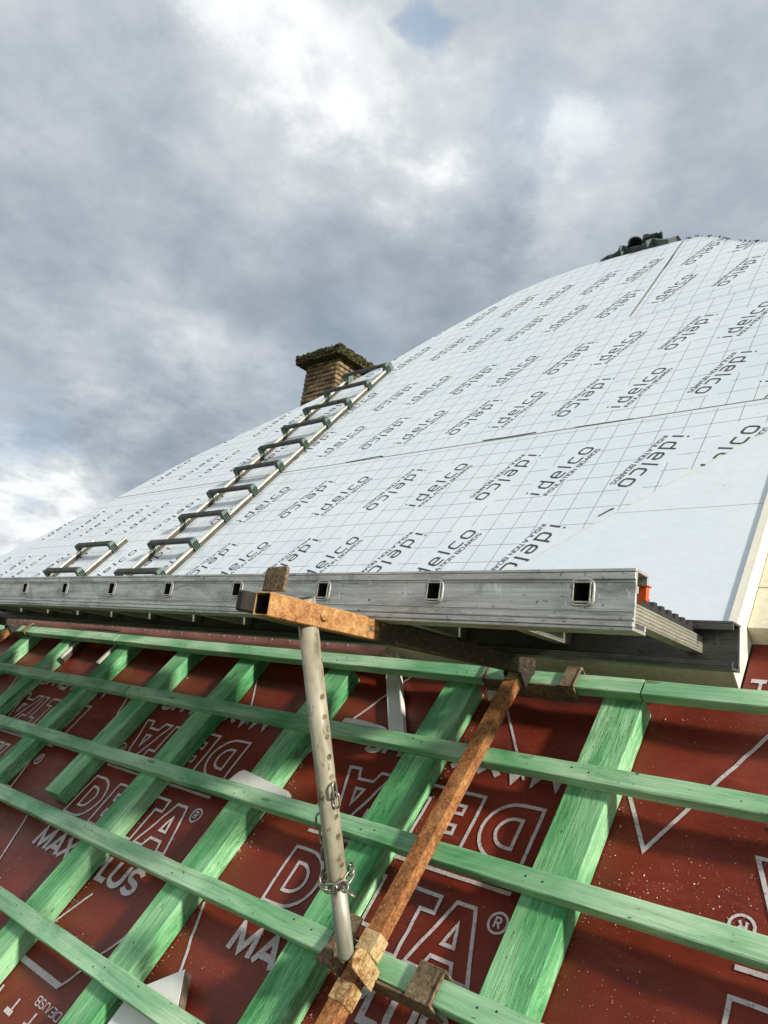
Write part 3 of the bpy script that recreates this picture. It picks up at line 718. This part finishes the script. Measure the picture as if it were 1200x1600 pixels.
# ------------------------------------------------------------------ roof ladders
GL = 'aluminium roof ladders with green plastic treads'
def step_mesh(w):
    """one bridge-shaped tread: grooved bar on two ribbed feet; local frame along the ladder"""
    fr = lambda x, y, z: S * (X * x + V * y + N * z)
    a = MB()
    prof = [(-.014, .037), (-.014, .045), (-.0105, .0500), (-.0075, .0475), (-.0035, .0512), (0, .0485), (.0035, .0512), (.0075, .0475), (.0105, .0500), (.014, .045), (.014, .037), (.009, .0345), (-.009, .0345)]
    a.prism(fr, prof, 0, -w / 2 - .012, w / 2 + .012, 0)
    feet = []
    for s in (-1, 1):
        b = MB(); x = s * (w / 2 + .004)
        side = [(-.0155, .001), (-.0155, .034), (-.0125, .046), (.0125, .046), (.0155, .034), (.0155, .001)]
        b.prism(fr, [(.0155, .034), (.0125, .0485), (-.0125, .0485), (-.0155, .034)], 0, x - .011, x + .013, 0)
        for q in range(4):                       # ribs of the foot
            y = -.0140 + .0088 * q
            b.box(fr, (x - .010, y - .0013, 0.001), (x + .015, y + .0013, .0339), 0)
        b.box(fr, (x - .0125, -.0150, .0005), (x - .0101, .0150, .0339), 0)
        feet.append(b)
    return a, feet
def roof_ladder(u0, u1, va, vb, steps, n0, label, hook=True):
    w = u1 - u0
    t = thing('roof_ladder', RF((u0 + u1) / 2, va, n0), label, 'roof ladder', GL)
    for u in (u0, u1):
        mb = MB()
        f_ = lambda a, b, c, uu=u: RF(uu + a, b, n0 + c)
        mb.prism(f_, [(-.0085, .0165), (.0085, .0165), (.0085, .0225), (.006, .0245), (-.006, .0245), (-.0085, .0225)], 1, va, vb, 0)
        mb.prism(f_, [(-.0070, 0), (.0070, 0), (.0070, .0163), (-.0070, .0163)], 1, va + .001, vb - .001, 1)
        mb.build('side_rail', [M_ALUB, M_WEB], t)
    if hook:
        for u in (u0, u1):
            mb = MB(); mb.box(RF, (u - .012, vb - .04, n0 + .002), (u + .012, vb + .03, n0 + .034)); mb.build('hook_joint', [M_STEPG], t, bevel=.004)
    first = None
    for v in steps:
        if first is None:
            a, b = step_mesh(w); o = Vector((0, 0, 0))
            bar = a.build('tread', [M_STEP], t, Vector((0, 0, 0)), bevel=.0012)
            for q in b: ft = q.build('foot', [M_STEPG], bar, Vector((0, 0, 0))); ft.location = (0, 0, 0)
            first = bar
        else:
            bar = first.copy(); COL.objects.link(bar); bar.parent = t
            for g in first.children: q = g.copy(); COL.objects.link(q); q.parent = bar
        bar.location = RF((u0 + u1) / 2, v, n0 + .004) - world_loc(t)
    return t
roof_ladder(-2.755, -2.468, .972, 2.90, [1.185 + .1885 * k for k in range(10)], NW + .001, 'long aluminium roof ladder with green treads lying up the white roof to the chimney')
roof_ladder(-3.435, -3.135, .972, 1.47, [1.205, 1.395], NW + .001, 'short aluminium roof ladder with two green treads on the white roof, far left', False)
roof_ladder(-2.735, -2.455, .80, .9575, [.9395], NM + .012, 'foot piece of a roof ladder on the red membrane, poking out under the top batten', False)

# ------------------------------------------------------------------ aluminium ladder lying as a walkway
K = 1.32; Y0 = 0.845; YF = 1.262
Z0, Z1 = 0.1355, 0.2035; XE = -0.357; HX = [-0.4265 - 0.2355 * k for k in range(13)]; HZ = 0.1775; XL = -3.35
def build_ladder():
    t = thing('aluminium_ladder', WF(-1.8, (Y0 + YF) / 2, Z0), 'long weathered aluminium ladder lying level along the eaves as a walkway on rusty brackets', 'ladder')
    th = .004
    def rail(y, s, holes, name, mt):
        mb = MB()
        xs = sorted([XL, XE] + [h + q for h in holes for q in (-.0135, .0135)]); zs = [Z0, HZ - .0145, HZ + .0145, Z1]
        hole = lambda a, b, c, d: any(abs((a + b) / 2 - h) < .002 for h in holes) and abs((c + d) / 2 - HZ) < .002
        dz = 0 if s > 0 else .0055
        fr = lambda x, yy, z: WF(x, y + s * yy, z + dz)
        grid = {}
        def gv(i, j, side):
            k = (i, j, side)
            if k not in grid: grid[k] = mb.v(fr(xs[i], th if side else 0, zs[j]), (xs[i] * S, zs[j] * S, side * .005))
            return grid[k]
        nx = len(xs)
        for i in range(nx - 1):
            for j in range(3):
                if hole(xs[i], xs[i + 1], zs[j], zs[j + 1]):
                    for (p, q) in (((i, j), (i + 1, j)), ((i + 1, j), (i + 1, j + 1)), ((i + 1, j + 1), (i, j + 1)), ((i, j + 1), (i, j))):
                        mb.f([gv(*p, 0), gv(*q, 0), gv(*q, 1), gv(*p, 1)])
                    continue
                for side in (0, 1): mb.f([gv(i, j, side), gv(i + 1, j, side), gv(i + 1, j + 1, side), gv(i, j + 1, side)])
        for i in range(nx - 1):
            for j in (0, 3): mb.f([gv(i, j, 0), gv(i + 1, j, 0), gv(i + 1, j, 1), gv(i, j, 1)])
        for j in range(3):
            for i in (0, nx - 1): mb.f([gv(i, j, 0), gv(i, j + 1, 0), gv(i, j + 1, 1), gv(i, j, 1)])
        # flanges with turned lips, and the pressed beads of the web
        for (za, zb) in ((Z1 + .0002, Z1 + .0042), (Z0 - .0042, Z0 - .0002)): mb.box(fr, (XL, -.0025, za), (XE, .036, zb))
        for (za, zb) in ((Z1 - .010, Z1 - .0002), (Z0 + .0002, Z0 + .008)): mb.box(fr, (XL, .033, za), (XE, .036, zb))
        for (za, zb, d) in ((Z1 - .0095, Z1 - .0002, .0022), (Z1 - .0135, Z1 - .0115, .0012), (Z0 + .0185, Z0 + .0200, .0010), (Z0 + .0085, Z0 + .0115, .0026), (Z0 + .0002, Z0 + .0060, .0040)):
            mb.box(fr, (XL + .001, -d, za), (XE - .0005, -.0001, zb))
        return mb.build(name, [mt], t, bevel=.0007, bevel_angle=60)
    near = rail(Y0, 1, HX, 'side_rail', M_ALU); rail(YF, -1, [], 'side_rail', M_ALU_SHADE)
    first = None
    for k, hx in enumerate(HX):
        if first is None:
            mb = MB(); w, h, wl = .0128, .0138, .0022
            o_ = [(hx - w, HZ - h), (hx + w, HZ - h), (hx + w, HZ + h), (hx - w, HZ + h)]; i_ = [(hx - w + wl, HZ - h + wl), (hx + w - wl, HZ - h + wl), (hx + w - wl, HZ + h - wl), (hx - w + wl, HZ + h - wl)]
            rings = []
            for (yy, pp) in ((Y0 - .0030, o_), (YF - .005, o_), (YF - .005, i_), (Y0 - .0030, i_)):
                rings.append([mb.v(WF(p[0], yy, p[1]), (yy * S, p[0] * S, p[1] * S)) for p in pp])
            for a in range(4):
                A, B = rings[a], rings[(a + 1) % 4]
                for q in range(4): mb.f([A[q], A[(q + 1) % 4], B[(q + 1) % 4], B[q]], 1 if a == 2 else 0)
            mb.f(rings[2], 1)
            for q in range(5): mb.box(lambda x, y, z: WF(x, y, z), (hx + w + .0001, Y0 + .006, HZ - h + .003 + q * .0052), (hx + w + .0009, YF - .006, HZ - h + .0052 + q * .0052))
            rung = mb.build('rung', [M_ALUR, M_DARK], t, bevel=.0008)  # inner faces painted dark as the shade of the hollow
            mb = MB(); ring = []                                      # swaged rim round the hole
            cs = [(hx - .0165, HZ - .0175), (hx + .0165, HZ - .0175), (hx + .0165, HZ + .0175), (hx - .0165, HZ + .0175)]
            def rr(e, yy):
                pts = []
                for (sx, sz, a0) in ((1, -1, 270), (1, 1, 0), (-1, 1, 90), (-1, -1, 180)):
                    for a in (0, 30, 60, 90):
                        pts.append(WF(hx + sx * (.0165 + e - .008) + .008 * math.cos(rad(a0 + a)), Y0 - yy, HZ + sz * (.0175 + e - .008) + .008 * math.sin(rad(a0 + a))))
                return pts
            loops = [rr(.0010, 0.0002), rr(.0002, .0022), rr(-.0018, .0024), rr(-.0036, -.0030)]
            L2 = [[mb.v(p, p) for p in lp] for lp in loops]
            for a in range(3):
                for q in range(16): mb.f([L2[a][q], L2[a][(q + 1) % 16], L2[a + 1][(q + 1) % 16], L2[a + 1][q]], 0, True)
            mb.build('rim', [M_ALU], rung)
            mb = MB(); pts = []; y = Y0 + .050; zb = HZ + h + .0003
            n = 11; dy = (YF - .045 - y) / n
            prof = [(y, zb)]
            for q in range(n): prof += [(y + dy * (q + .08), zb + .0065), (y + dy * (q + .22), zb + .015), (y + dy * (q + .58), zb + .0155), (y + dy * (q + .72), zb + .0065)]
            prof += [(YF - .045, zb)]
            mb.prism(lambda x, a, b: WF(x, a, b), prof, 0, hx - w * .95, hx + w * .95, 0)
            mb.build('grip_strip', [M_RUBBER], rung)
            first = rung
        else:
            r2 = first.copy(); COL.objects.link(r2); r2.parent = t; r2.location = Vector(first.location) + X * (hx - HX[0]) * S
            for c in first.children: c2 = c.copy(); COL.objects.link(c2); c2.parent = r2
    mb = MB(); mb.box(WF, (XE - .014, Y0 + .040, Z1 - .028), (XE - .003, Y0 + .048, Z1 - .010)); mb.box(WF, (XE - .016, Y0 + .038, Z1 - .0095), (XE - .001, Y0 + .051, Z1 - .0075))
    mb.build('clip', [M_ORANGE], t, bevel=.001)
build_ladder()
for (ya, yb, lab) in ((Y0 + .043, Y0 + .208, 'grey wooden scaffold board lying on the ladder rungs, nearer the near rail'), (Y0 + .212, YF - .043, 'grey wooden scaffold board lying on the ladder rungs, nearer the roof')):
    m = MB(); m.box(WF, (XL + .03, ya, HZ + .0298), (-.575, yb, HZ + .0415), 0)
    tag(m.build('scaffold_board', [M_BOARD], None, bevel=.001), lab, 'scaffold board', 'scaffold boards on the ladder')

# ------------------------------------------------------------------ rusty roof brackets
def build_bracket():
    XB = -0.797; XA = -0.785
    t = thing('roof_bracket', RF(XB, .27, 0), 'rusty roof bracket with grey post, level arm and orange rail, in the middle', 'roof bracket', 'rusty roof brackets carrying the ladder')
    # rail lying up the slope
    mb = MB(); mb.prism(RF, [(XB - .0145, .0015), (XB + .0140, .0015), (XB + .0140, .0130), (XB + .0128, .0140), (XB + .0128, .0150), (XB + .0140, .0160), (XB + .0140, .0245), (XB - .0145, .0245)], 1, -.35, .885, 0)
    mb.build('rail', [M_RUST], t, bevel=.0012)
    # level arm: hollow section with open near end, inner length coloured as shaded
    P0 = WF(XA, .630, .1135); P1 = WF(XA, 1.345, .126); ax = (P1 - P0).normalized(); up = ax.cross(X).normalized() * -1
    if up.z < 0: up = -up
    def hollow(a, b, w, h, wl, mt, name, mi_in):
        mb = MB(); ln = (P1 - P0).length
        def ring(d, ww, hh): return [mb.v(P0 + ax * d + X * sx * ww + up * sz * hh, (d, sx * ww, sz * hh)) for sx, sz in ((-1, -1), (1, -1), (1, 1), (-1, 1))]
        r = [ring(a, w, h), ring(b, w, h), ring(b, w - wl, h - wl), ring(a, w - wl, h - wl)]
        for i in range(4):
            for q in range(4): mb.f([r[i][q], r[i][(q + 1) % 4], r[(i + 1) % 4][(q + 1) % 4], r[(i + 1) % 4][q]], mi_in if i == 2 else 0)
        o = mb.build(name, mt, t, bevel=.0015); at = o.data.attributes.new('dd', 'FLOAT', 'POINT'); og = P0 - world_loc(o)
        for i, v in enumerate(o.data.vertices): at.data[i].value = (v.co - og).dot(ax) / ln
        return o
    ln = (P1 - P0).length
    arm = hollow(0, ln, .0200, .0205, .003, [M_RUSTA, M_DARK], 'arm', 1)  # inside walls coloured dark to stand for shade in the tube
    mb = MB(); mb.obox(P0 + ax * .004 - X * .0285 + up * .001, X, ax, up, .0095, .030, .0175); mb.build('arm_end_plate', [M_DARK], arm, bevel=.003)
    mb = MB(); c = P0 + ax * (ln * .145) + X * .0203 + up * .002
    ex = X; mb.tube([c - X * .004, c + X * .0035, c + X * .005], [.0095, .0095, .0065], 16); mb.tube([c + X * .0052, c + X * .0062], [.005, .0045], 12)
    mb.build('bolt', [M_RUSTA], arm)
    # stop plate keeping the ladder on the arm
    mb = MB(); c = WF(XA - .012, .654, .136)
    mb.prism(lambda x, y, z: c + S * (X * x + Y * y + Z * z), [(-.024, 0), (-.0225, .030), (-.0195, .034), (.0195, .036), (.0225, .033), (.0225, 0)], 1, 0, .006, 0)
    mb.build('stop_plate', [M_RUSTD], arm, bevel=.001)
    # post: outer tube with pin holes over a thinner inner tube
    q1 = WF(XA, .706, .1365); q0 = WF(XA, .905, -.352); d = (q0 - q1).normalized(); Lp = (q0 - q1).length
    mb = MB(); r = .0182; cut = Lp * .79
    side = X; front = d.cross(X).normalized()
    if front.y > 0: front = -front
    mb.tube([q1, q1 + d * (cut - .004), q1 + d * cut], [r, r, r * .94], 28, 0, caps=True, lc0=0)
    post = mb.build('post', [M_POST], t)
    mb = MB(); mb.tube([q1 - d * .0006, q1 + d * .0005], [r * .80, r * .80], 20); mb.build('post_mouth', [M_DARK], post)  # dark disc on the closed top, painted as a shaded opening
    mb = MB(); mb.tube([q1 + d * (cut - .01), q1 + d * (Lp - .004), q1 + d * Lp], [r * .84, r * .84, r * .78], 24); mb.build('inner_tube', [M_PIPE], t)
    a = (front * .06 + side).normalized(); tt = a.cross(d).normalized()
    for k in range(9):
        c = q1 + d * (cut * (.34 + .07 * k) if k < 8 else cut * .93) + a * r
        mh = MB()
        for (rr, h) in ((.0060, -.0004), (.0052, .0005), (.0040, -.0002)):
            pass
        ring = [c + (d * math.cos(th) * .0056 + tt * math.sin(th) * .0050) + a * (-.0006 * math.sin(th) ** 2) for th in [2 * math.pi * i / 14 for i in range(14)]]
        mh.tube(ring, .0008, 6, closed=True)
        mh.tube([c - a * .004, c + a * .0002], [.0050, .0047], 14, 1)
        mh.build('pin_hole', [M_POST, M_RUSTD], post)
    # foot: plate hooked over the batten, sleeve and cheeks holding the post
    def plate(v1, v0, u0, u1, lt, rt, mtl):
        mb = MB()
        mb.box(RF, (u0, v0 - .0058, -.036), (u1, v0 - .0018, .0065))                # face against the lower side of the batten
        mb.build('hook_plate', [mtl], t, bevel=.0008)
        for (a, b) in (lt, rt):
            mb = MB(); mb.box(RF, (a, v0 - .0058, .0066), (b, v1 + .004, .0098)); mb.box(RF, (a, v1 + .0041, -.016), (b, v1 + .0075, .0098))
            if b > XB: mb.box(RF, (b - .0022, v0 - .0058, .0099), (b, v1 + .004, .0125))
            mb.build('hook', [mtl], t, bevel=.0008)
    plate(.3165, .277, -.885, -.662, (-.880, -.846), (-.708, -.662), M_RUSTD)
    plate(.9175, .878, -.880, -.670, (-.880, -.872), (-.700, -.668), M_RUSTD)
    for (va, vb) in ((.222, .252), (.296, .330)):
        mb = MB(); mb.box(RF, (XB - .0168, va, -.001), (XB + .0163, vb, .0262)); mb.build('sleeve', [M_RUSTP], t, bevel=.0015)
    mb = MB(); mb.box(RF, (XB - .0168, .862, .0005), (XB + .0163, .890, .0262)); mb.build('sleeve', [M_RUSTP], t, bevel=.0015)
    e = WF(XA, .905, -.352)
    for (xx, mt, pr_) in ((XB + .0290, M_RUSTP, [(.258, .002), (.287, .004), (.291, .060), (.283, .072), (.266, .074), (.259, .064)]), (XB - .0260, M_RUSTD, [(.250, .002), (.300, .002), (.300, .045), (.280, .060), (.258, .050)])):
        mb = MB(); mb.prism(lambda a, b, c: RF(xx + a, b, c), pr_, 0, -.002, .002, 0); mb.build('cheek', [mt], t, bevel=.0012)
    mb = MB(); mb.prism(lambda a, b, c: RF(a, b, c), [(-.882, .262), (-.838, .258), (-.826, .290), (-.838, .345), (-.866, .345), (-.874, .300)], 2, .0105, .0140, 0); mb.build('side_lug', [M_RUSTD], t, bevel=.001)
    # joint of arm and rail
    for s in (-1, 1):
        mb = MB(); mb.prism(lambda a, b, c: RF(XB + .006 + s * .0195 + a, b, c), [(.862, .002), (.896, .002), (.896, .030), (.885, .040), (.868, .036)], 0, -.002, .002, 0)
        mb.build('knuckle', [M_DARK], t, bevel=.001)
    # chain round the post
    return t, q1, d, r, side, front
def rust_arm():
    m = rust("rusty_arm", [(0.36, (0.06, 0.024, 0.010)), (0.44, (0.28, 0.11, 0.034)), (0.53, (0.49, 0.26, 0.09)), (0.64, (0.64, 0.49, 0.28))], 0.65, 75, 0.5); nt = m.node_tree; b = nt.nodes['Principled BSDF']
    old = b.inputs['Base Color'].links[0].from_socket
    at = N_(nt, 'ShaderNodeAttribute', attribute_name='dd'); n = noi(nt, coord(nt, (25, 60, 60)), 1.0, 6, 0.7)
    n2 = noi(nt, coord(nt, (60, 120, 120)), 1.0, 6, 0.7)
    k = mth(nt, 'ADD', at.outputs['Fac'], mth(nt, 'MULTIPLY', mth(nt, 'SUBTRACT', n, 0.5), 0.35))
    shade_c = ramp(nt, n2, [(0.42, (0.014, 0.010, 0.007)), (0.56, (0.05, 0.032, 0.015)), (0.70, (0.17, 0.11, 0.045))])  # dark tone past the ladder contact: the ladder's shade painted in
    nt.links.new(mix(nt, ramp(nt, k, [(0.265, (0,) * 3), (0.325, (1,) * 3)]), old, shade_c), b.inputs['Base Color']); return m
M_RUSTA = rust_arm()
BR, q1, pd, pr, ps, pf = build_bracket()
dup(BR, Vector((-2.47 * S, 0, 0)), 'rusty steel roof bracket partly in view at the left edge beneath the level ladder')

def build_chain():
    c0 = q1 + pd * ((WF(-.785, .862, -.243) - q1).dot(pd))
    t = thing('chain', c0, 'short galvanised steel chain wrapped round the grey post above its foot', 'chain')
    def path(s):                          # loop round the post and a tail hanging by it
        if s < 1.0:
            a = 2 * math.pi * s - 2.2; rr = pr + .0085
            return c0 + (ps * math.cos(a) + pf * math.sin(a)) * rr + pd * (.010 * math.sin(a * 1.0) - .004)
        k = (s - 1.0)
        return c0 + ps * (-pr - .006 + .05 * 0) + pf * (-.004) - pd * (.006 + k * .16) + ps * (-.010 * math.sin(k * 3.0))
    seq = [i / 9.0 for i in range(9)] + [1.0 + .19 * i for i in range(0, 4)]
    pts = [path(s) for s in seq]
    tail = [c0 + ps * (pr + .010) + pf * .014 + ps * .0185 * i + pd * (.004 * i) + pf * .004 * i for i in range(3)]
    hang = [c0 - pd * (.150 + .018 * i) + ps * (pr + .006) + pf * .004 for i in range(3)]
    def link(c, tan, k):
        tan = tan.normalized(); a = tan.orthogonal().normalized(); b = tan.cross(a)
        n = (a * math.cos(k * 1.57 + .5) + b * math.sin(k * 1.57 + .5))
        ring = []
        for i in range(18):
            th = 2 * math.pi * i / 18; x = math.cos(th); y = math.sin(th)
            ring.append(c + tan * (x * .0078 + (.0062 if x > 0.05 else (-.0062 if x < -.05 else 0))) + n * y * .0074)
        mb = MB(); mb.tube(ring, .0022, 7, closed=True); mb.build('link', [M_CHAIN], t)
    for i in range(9): link(pts[i], pts[(i + 1) % 9] - pts[i - 1], i)
    for i in range(9, 13): link(pts[i], -pd + ps * .1, i)
    for i in range(2): link(tail[i], ps + pd * .25 + pf * .2, i)
    for i in range(2): link(hang[i], pd, i)
build_chain()

# ------------------------------------------------------------------ chimney
def build_chimney():
    c = MB(); x0, x1, y0, y1 = -3.425, -3.128, 2.75, 3.06; z0, z1 = 1.45, 2.045
    c.box(WF, (x0 + .006, y0 + .006, z0 - .25), (x1 - .006, y1 - .006, z1), 1)
    rnd = random.Random(5); ch = .0305; z = z0; k = 0
    while z < z1 - .01:
        bl = .105
        for face in range(2):
            ln = (x1 - x0) if face == 0 else (y1 - y0); t = -(bl / 2 if k % 2 else 0)
            while t < ln - .004:
                a, b = max(0, t) + .002, min(ln, t + bl) - .002
                if b - a > .012:
                    d = rnd.uniform(-.004, .003); zj = rnd.uniform(-.001, .001)
                    if face == 0: c.box(WF, (x0 + a, y0 - d - .002, z + .002 + zj), (x0 + b, y0 + .02, z + ch - .003 + zj))
                    else: c.box(WF, (x1 - .02, y0 + a, z + .002 + zj), (x1 + d + .002, y0 + b, z + ch - .003 + zj))
                t += bl
        z += ch; k += 1
    o = c.build('chimney', [M_BRICK, M_MORTAR], HOUSE, bevel=.004)
    # cap slab, overgrown
    m = MB(); a, b, e, f_ = x0 - .052, x1 + .050, y0 - .05, y1 + .05; za, zb = z1 + .001, z1 + .062
    m.box(WF, (a, e, za), (b, f_, zb), 0)
    bmesh.ops.subdivide_edges(m.bm, edges=m.bm.edges[:], cuts=26, use_grid_fill=True)
    m.bm.normal_update()
    for v in m.bm.verts:
        p = v.co; h = noise.noise(p * 16) * .010 + noise.noise(p * 42) * .009 + abs(noise.noise(p * 7)) * .006
        nn = v.normal; v.co = p + nn * h * (1.0 if nn.z > -.5 else .15)
        v[m.lc] = p
    for fc in m.bm.faces: fc.smooth = False
    cap = m.build('chimney_cap', [M_MOSS], o)
    m = MB(); rnd = random.Random(11)
    for _ in range(650):
        s = rnd.random(); u = rnd.random(); w = rnd.random()
        if s < .4: p = WF(a + (b - a) * u, e - .004, za + (zb - za) * w)
        elif s < .75: p = WF(b + .004, e + (f_ - e) * u, za + (zb - za) * w)
        else: p = WF(a + (b - a) * u, e + (f_ - e) * w, zb + .006)
        rr = rnd.uniform(.003, .010) * S; q = rnd.random() * 6.28
        dirs = [Vector((math.cos(q + i * 1.57) , math.sin(q + i * 1.57), rnd.uniform(-.6, .6))) * rr * rnd.uniform(.6, 1.2) for i in range(4)] + [Vector((0, 0, 1)) * rr, Vector((0, 0, -1)) * rr * .7]
        vs = [m.v(p + d, p + d) for d in dirs]
        for i in range(4): m.f([vs[i], vs[(i + 1) % 4], vs[4]]); m.f([vs[(i + 1) % 4], vs[i], vs[5]])
    q = m.build('moss', [M_MOSS], cap); q['kind'] = 'stuff'
build_chimney()

# ------------------------------------------------------------------ old ridge pieces
def build_ridge():
    t = thing('ridge_flashing', RF(-1.40, 3.80, 0), 'torn dark ridge flashing with a broken ridge tile sticking up behind the white boards', 'ridge flashing')
    m = MB(); top = [(-1.60, .0), (-1.56, .012), (-1.53, .017), (-1.50, .024), (-1.485, .052), (-1.475, .066), (-1.462, .036), (-1.44, .022), (-1.41, .026), (-1.38, .020), (-1.35, .034), (-1.33, .052), (-1.31, .044), (-1.28, .030), (-1.23, .014), (-1.20, .004)]
    vs = [[m.v(RF(u, 3.800 + .02 * math.sin(i * 2.2) + dv - (.0 if i < 9 else .03), NW - .05 + s * (h * .72 + .05)), (u, h, s)) for i, (u, h) in enumerate(top)] for (s, dv) in ((0, .0), (1, .015), (.9, .05), (0, .09))]
    for a in range(3):
        for i in range(len(top) - 1): m.f([vs[a][i], vs[a][i + 1], vs[a + 1][i + 1], vs[a + 1][i]])
    m.build('flashing_sheet', [M_LEAD], t)
    m = MB(); c = RF(-1.405, 3.83, NW + .030); ax = (Vector((.40, -.80, .02))).normalized(); upv = Z
    sx = ax.cross(upv).normalized(); n = 12; ro, ri = .046, .038
    rows = []
    for (l, r_) in ((.0, ro), (-.16, ro * .95), (-.16, ri * .95), (.0, ri)):
        rows.append([m.v(c + ax * l * .9 + (sx * math.cos(rad(-25 + 230 * i / n)) + upv * math.sin(rad(-25 + 230 * i / n))) * r_, (l, i * .02, r_)) for i in range(n + 1)])
    for a in range(4):
        for i in range(n): m.f([rows[a][i], rows[a][i + 1], rows[(a + 1) % 4][i + 1], rows[(a + 1) % 4][i]], 0, False)
    m.build('ridge_tile', [M_TAR], t)
    m = MB()
    for (u, h, w) in ((-1.325, .040, .030), (-1.30, .030, .03), (-1.36, .046, .018)):
        m.box(RF, (u - w, 3.82, NW), (u + w, 3.85, NW + h))
    for v in m.bm.verts: v.co += Vector((noise.noise(v.co * 9), noise.noise(v.co * 9 + Vector((5, 0, 0))), noise.noise(v.co * 9 + Vector((0, 7, 0))))) * .03
    m.build('torn_felt', [M_TAR], t)
    m = MB(); rnd = random.Random(3)
    edge = [(-1.135, 3.712), (-1.07, 3.695), (-0.99, 3.62), (-0.90, 3.50), (-0.80, 3.385), (-0.71, 3.305), (-.60, 3.12)]
    for _ in range(120):
        i = rnd.randrange(len(edge) - 1); s = rnd.random(); a, b = edge[i], edge[i + 1]
        cl = noise.noise(Vector((i * 3.1 + s * 3, 0, 0)))
        if cl < -.1: continue
        p = RF(a[0] + (b[0] - a[0]) * s, a[1] + (b[1] - a[1]) * s + .006, NW + .004); r_ = rnd.uniform(.0015, .0045)
        vs = [m.v(p + Vector((rnd.gauss(0, r_), rnd.gauss(0, r_), rnd.gauss(0, r_))), p) for _ in range(5)]
        for q in ((0, 1, 2), (0, 2, 3), (0, 3, 4), (1, 2, 4), (1, 3, 4)): m.f([vs[x] for x in q])
    o = m.build('moss_crumbs', [M_TAR], None); o['kind'] = 'stuff'; tag(o, 'dark crumbs of moss and mortar along the right top edge of the white roof', 'debris')
build_ridge()

# ------------------------------------------------------------------ loose offcuts
def offcut(name, poly, n0, n1, mtl, label, tilt=None, lip=False):
    m = MB(); fr = (lambda u, v, n: RF(u, v, n)) if tilt is None else (lambda u, v, n: RF(u, v, n + tilt[0] * (u - poly[0][0]) + tilt[1] * (v - poly[0][1])))
    m.prism(fr, poly, 2, n0, n1, 0, 1)
    o = m.build(name, mtl, None, bevel=.001); return tag(o, label, 'offcut', 'white offcuts left on the roof')
W2 = [M_WHITE, M_FOAM2] if False else [M_WHITE, M_WHITE]
offcut('insulation_offcut', [(-1.385, .5125), (-1.374, .538), (-1.362, .547), (-1.270, .5360), (-1.192, .5255), (-1.186, .5125)], -.0212, -.006, W2, 'short white offcut with a slanting end lying along the third batten left of the post')
m = MB()                                        # strip with turned up edge
fr = lambda u, v, n: RF(-1.218 + (v - .965) * -.72 + u, v, n)
m.box(fr, (-.026, .705, -.0560), (.020, .990, -.0500)); m.box(fr, (.0202, .705, -.0560), (.025, .990, -.036))
tag(m.build('plastic_strip', [M_WHITE], None, bevel=.0008), 'long narrow white plastic strip leaning from the lap down under the top batten', 'offcut', 'white offcuts left on the roof')
offcut('insulation_offcut', [(-1.178, .7160), (-1.176, .727), (-1.130, .729), (-1.060, .722), (-1.045, .7160)], -.045, -.003, W2, 'thin white wedge wedged behind the second batten beside the grey post')
M_DIRT = simple("dirty_foam_edge", (0.13, 0.10, 0.07), 0.95, 0, 0.7, (60, 60, 60), 0.6)
m = MB(); m.prism(RF, [(-1.176, .170), (-1.262, .100), (-1.262, .040), (-1.150, .040), (-1.118, .094)], 2, -.058, -.036, 0, 1)
tag(m.build('insulation_offcut', [M_WHITE, M_DIRT], None, bevel=.0008), 'pointed white offcut with a dirty cut edge on the red membrane under the lowest batten', 'offcut', 'white offcuts left on the roof')
m = MB(); m.prism(RF, [(-.905, .905), (-.845, .925), (-.862, .845)], 2, -.030, -.027, 0)
tag(m.build('plastic_scrap', [M_WHITE], None), 'small pointed white scrap stuck behind the top hook plate of the bracket', 'offcut', 'white offcuts left on the roof')

# ------------------------------------------------------------------ sawdust
def build_dust():
    m = MB(); rnd = random.Random(21)
    def speck(u, v, n, r):
        p = RF(u, v, n)
        vs = [m.v(p + (X * rnd.gauss(0, 1) + V * rnd.gauss(0, 1)) * r * .8 + N * r * (.1 if i < 3 else .9), p) for i in range(4)]
        for q in ((0, 1, 2), (0, 1, 3), (1, 2, 3), (0, 2, 3)): m.f([vs[i] for i in q])
    for _ in range(26000):
        u = rnd.uniform(-2.3, .1); v = rnd.uniform(-.02, .9)
        w = noise.noise(Vector((u * 7, v * 7, 1.0))) + (.32 if u > -.56 else -.05) + .25 * noise.noise(Vector((u * 25, v * 25, 6)))
        if w < rnd.uniform(-.1, .8): continue
        speck(u, v, NM + mem_h(u, v) + .0008, min(.0016, abs(rnd.gauss(.0003, .0003)) + .0002))
    for (u, *_r) in CBS[:7]:
        for _ in range(420):
            v = rnd.uniform(.0, .87); dd = abs(rnd.gauss(0, .008))
            if noise.noise(Vector((u * 9, v * 9, 3))) < -.1: continue
            speck(u + .0785 + .002 + dd, v, NM + mem_h(u + .08 + dd, v) + .001, abs(rnd.gauss(.0006, .0005)) + .0003)
    for (u, v, s, k) in ((-.37, .58, .05, 160), (-.45, .56, .04, 120), (-.25, .55, .06, 120), (-.52, .87, .03, 60), (-1.5, .10, .05, 120), (-1.05, .28, .05, 60), (-.95, .55, .03, 60), (-1.72, .03, .02, 50)):
        for _ in range(k):
            a, b = rnd.gauss(u, s), rnd.gauss(v, s * .5); speck(a, b, NM + mem_h(a, b) + .001, abs(rnd.gauss(.0005, .0005)) + .0002)
    o = m.build('sawdust', [M_DUST], None); o['kind'] = 'stuff'; tag(o, 'pale sawdust specks scattered over the red membrane beside the counter battens', 'sawdust')
build_dust()
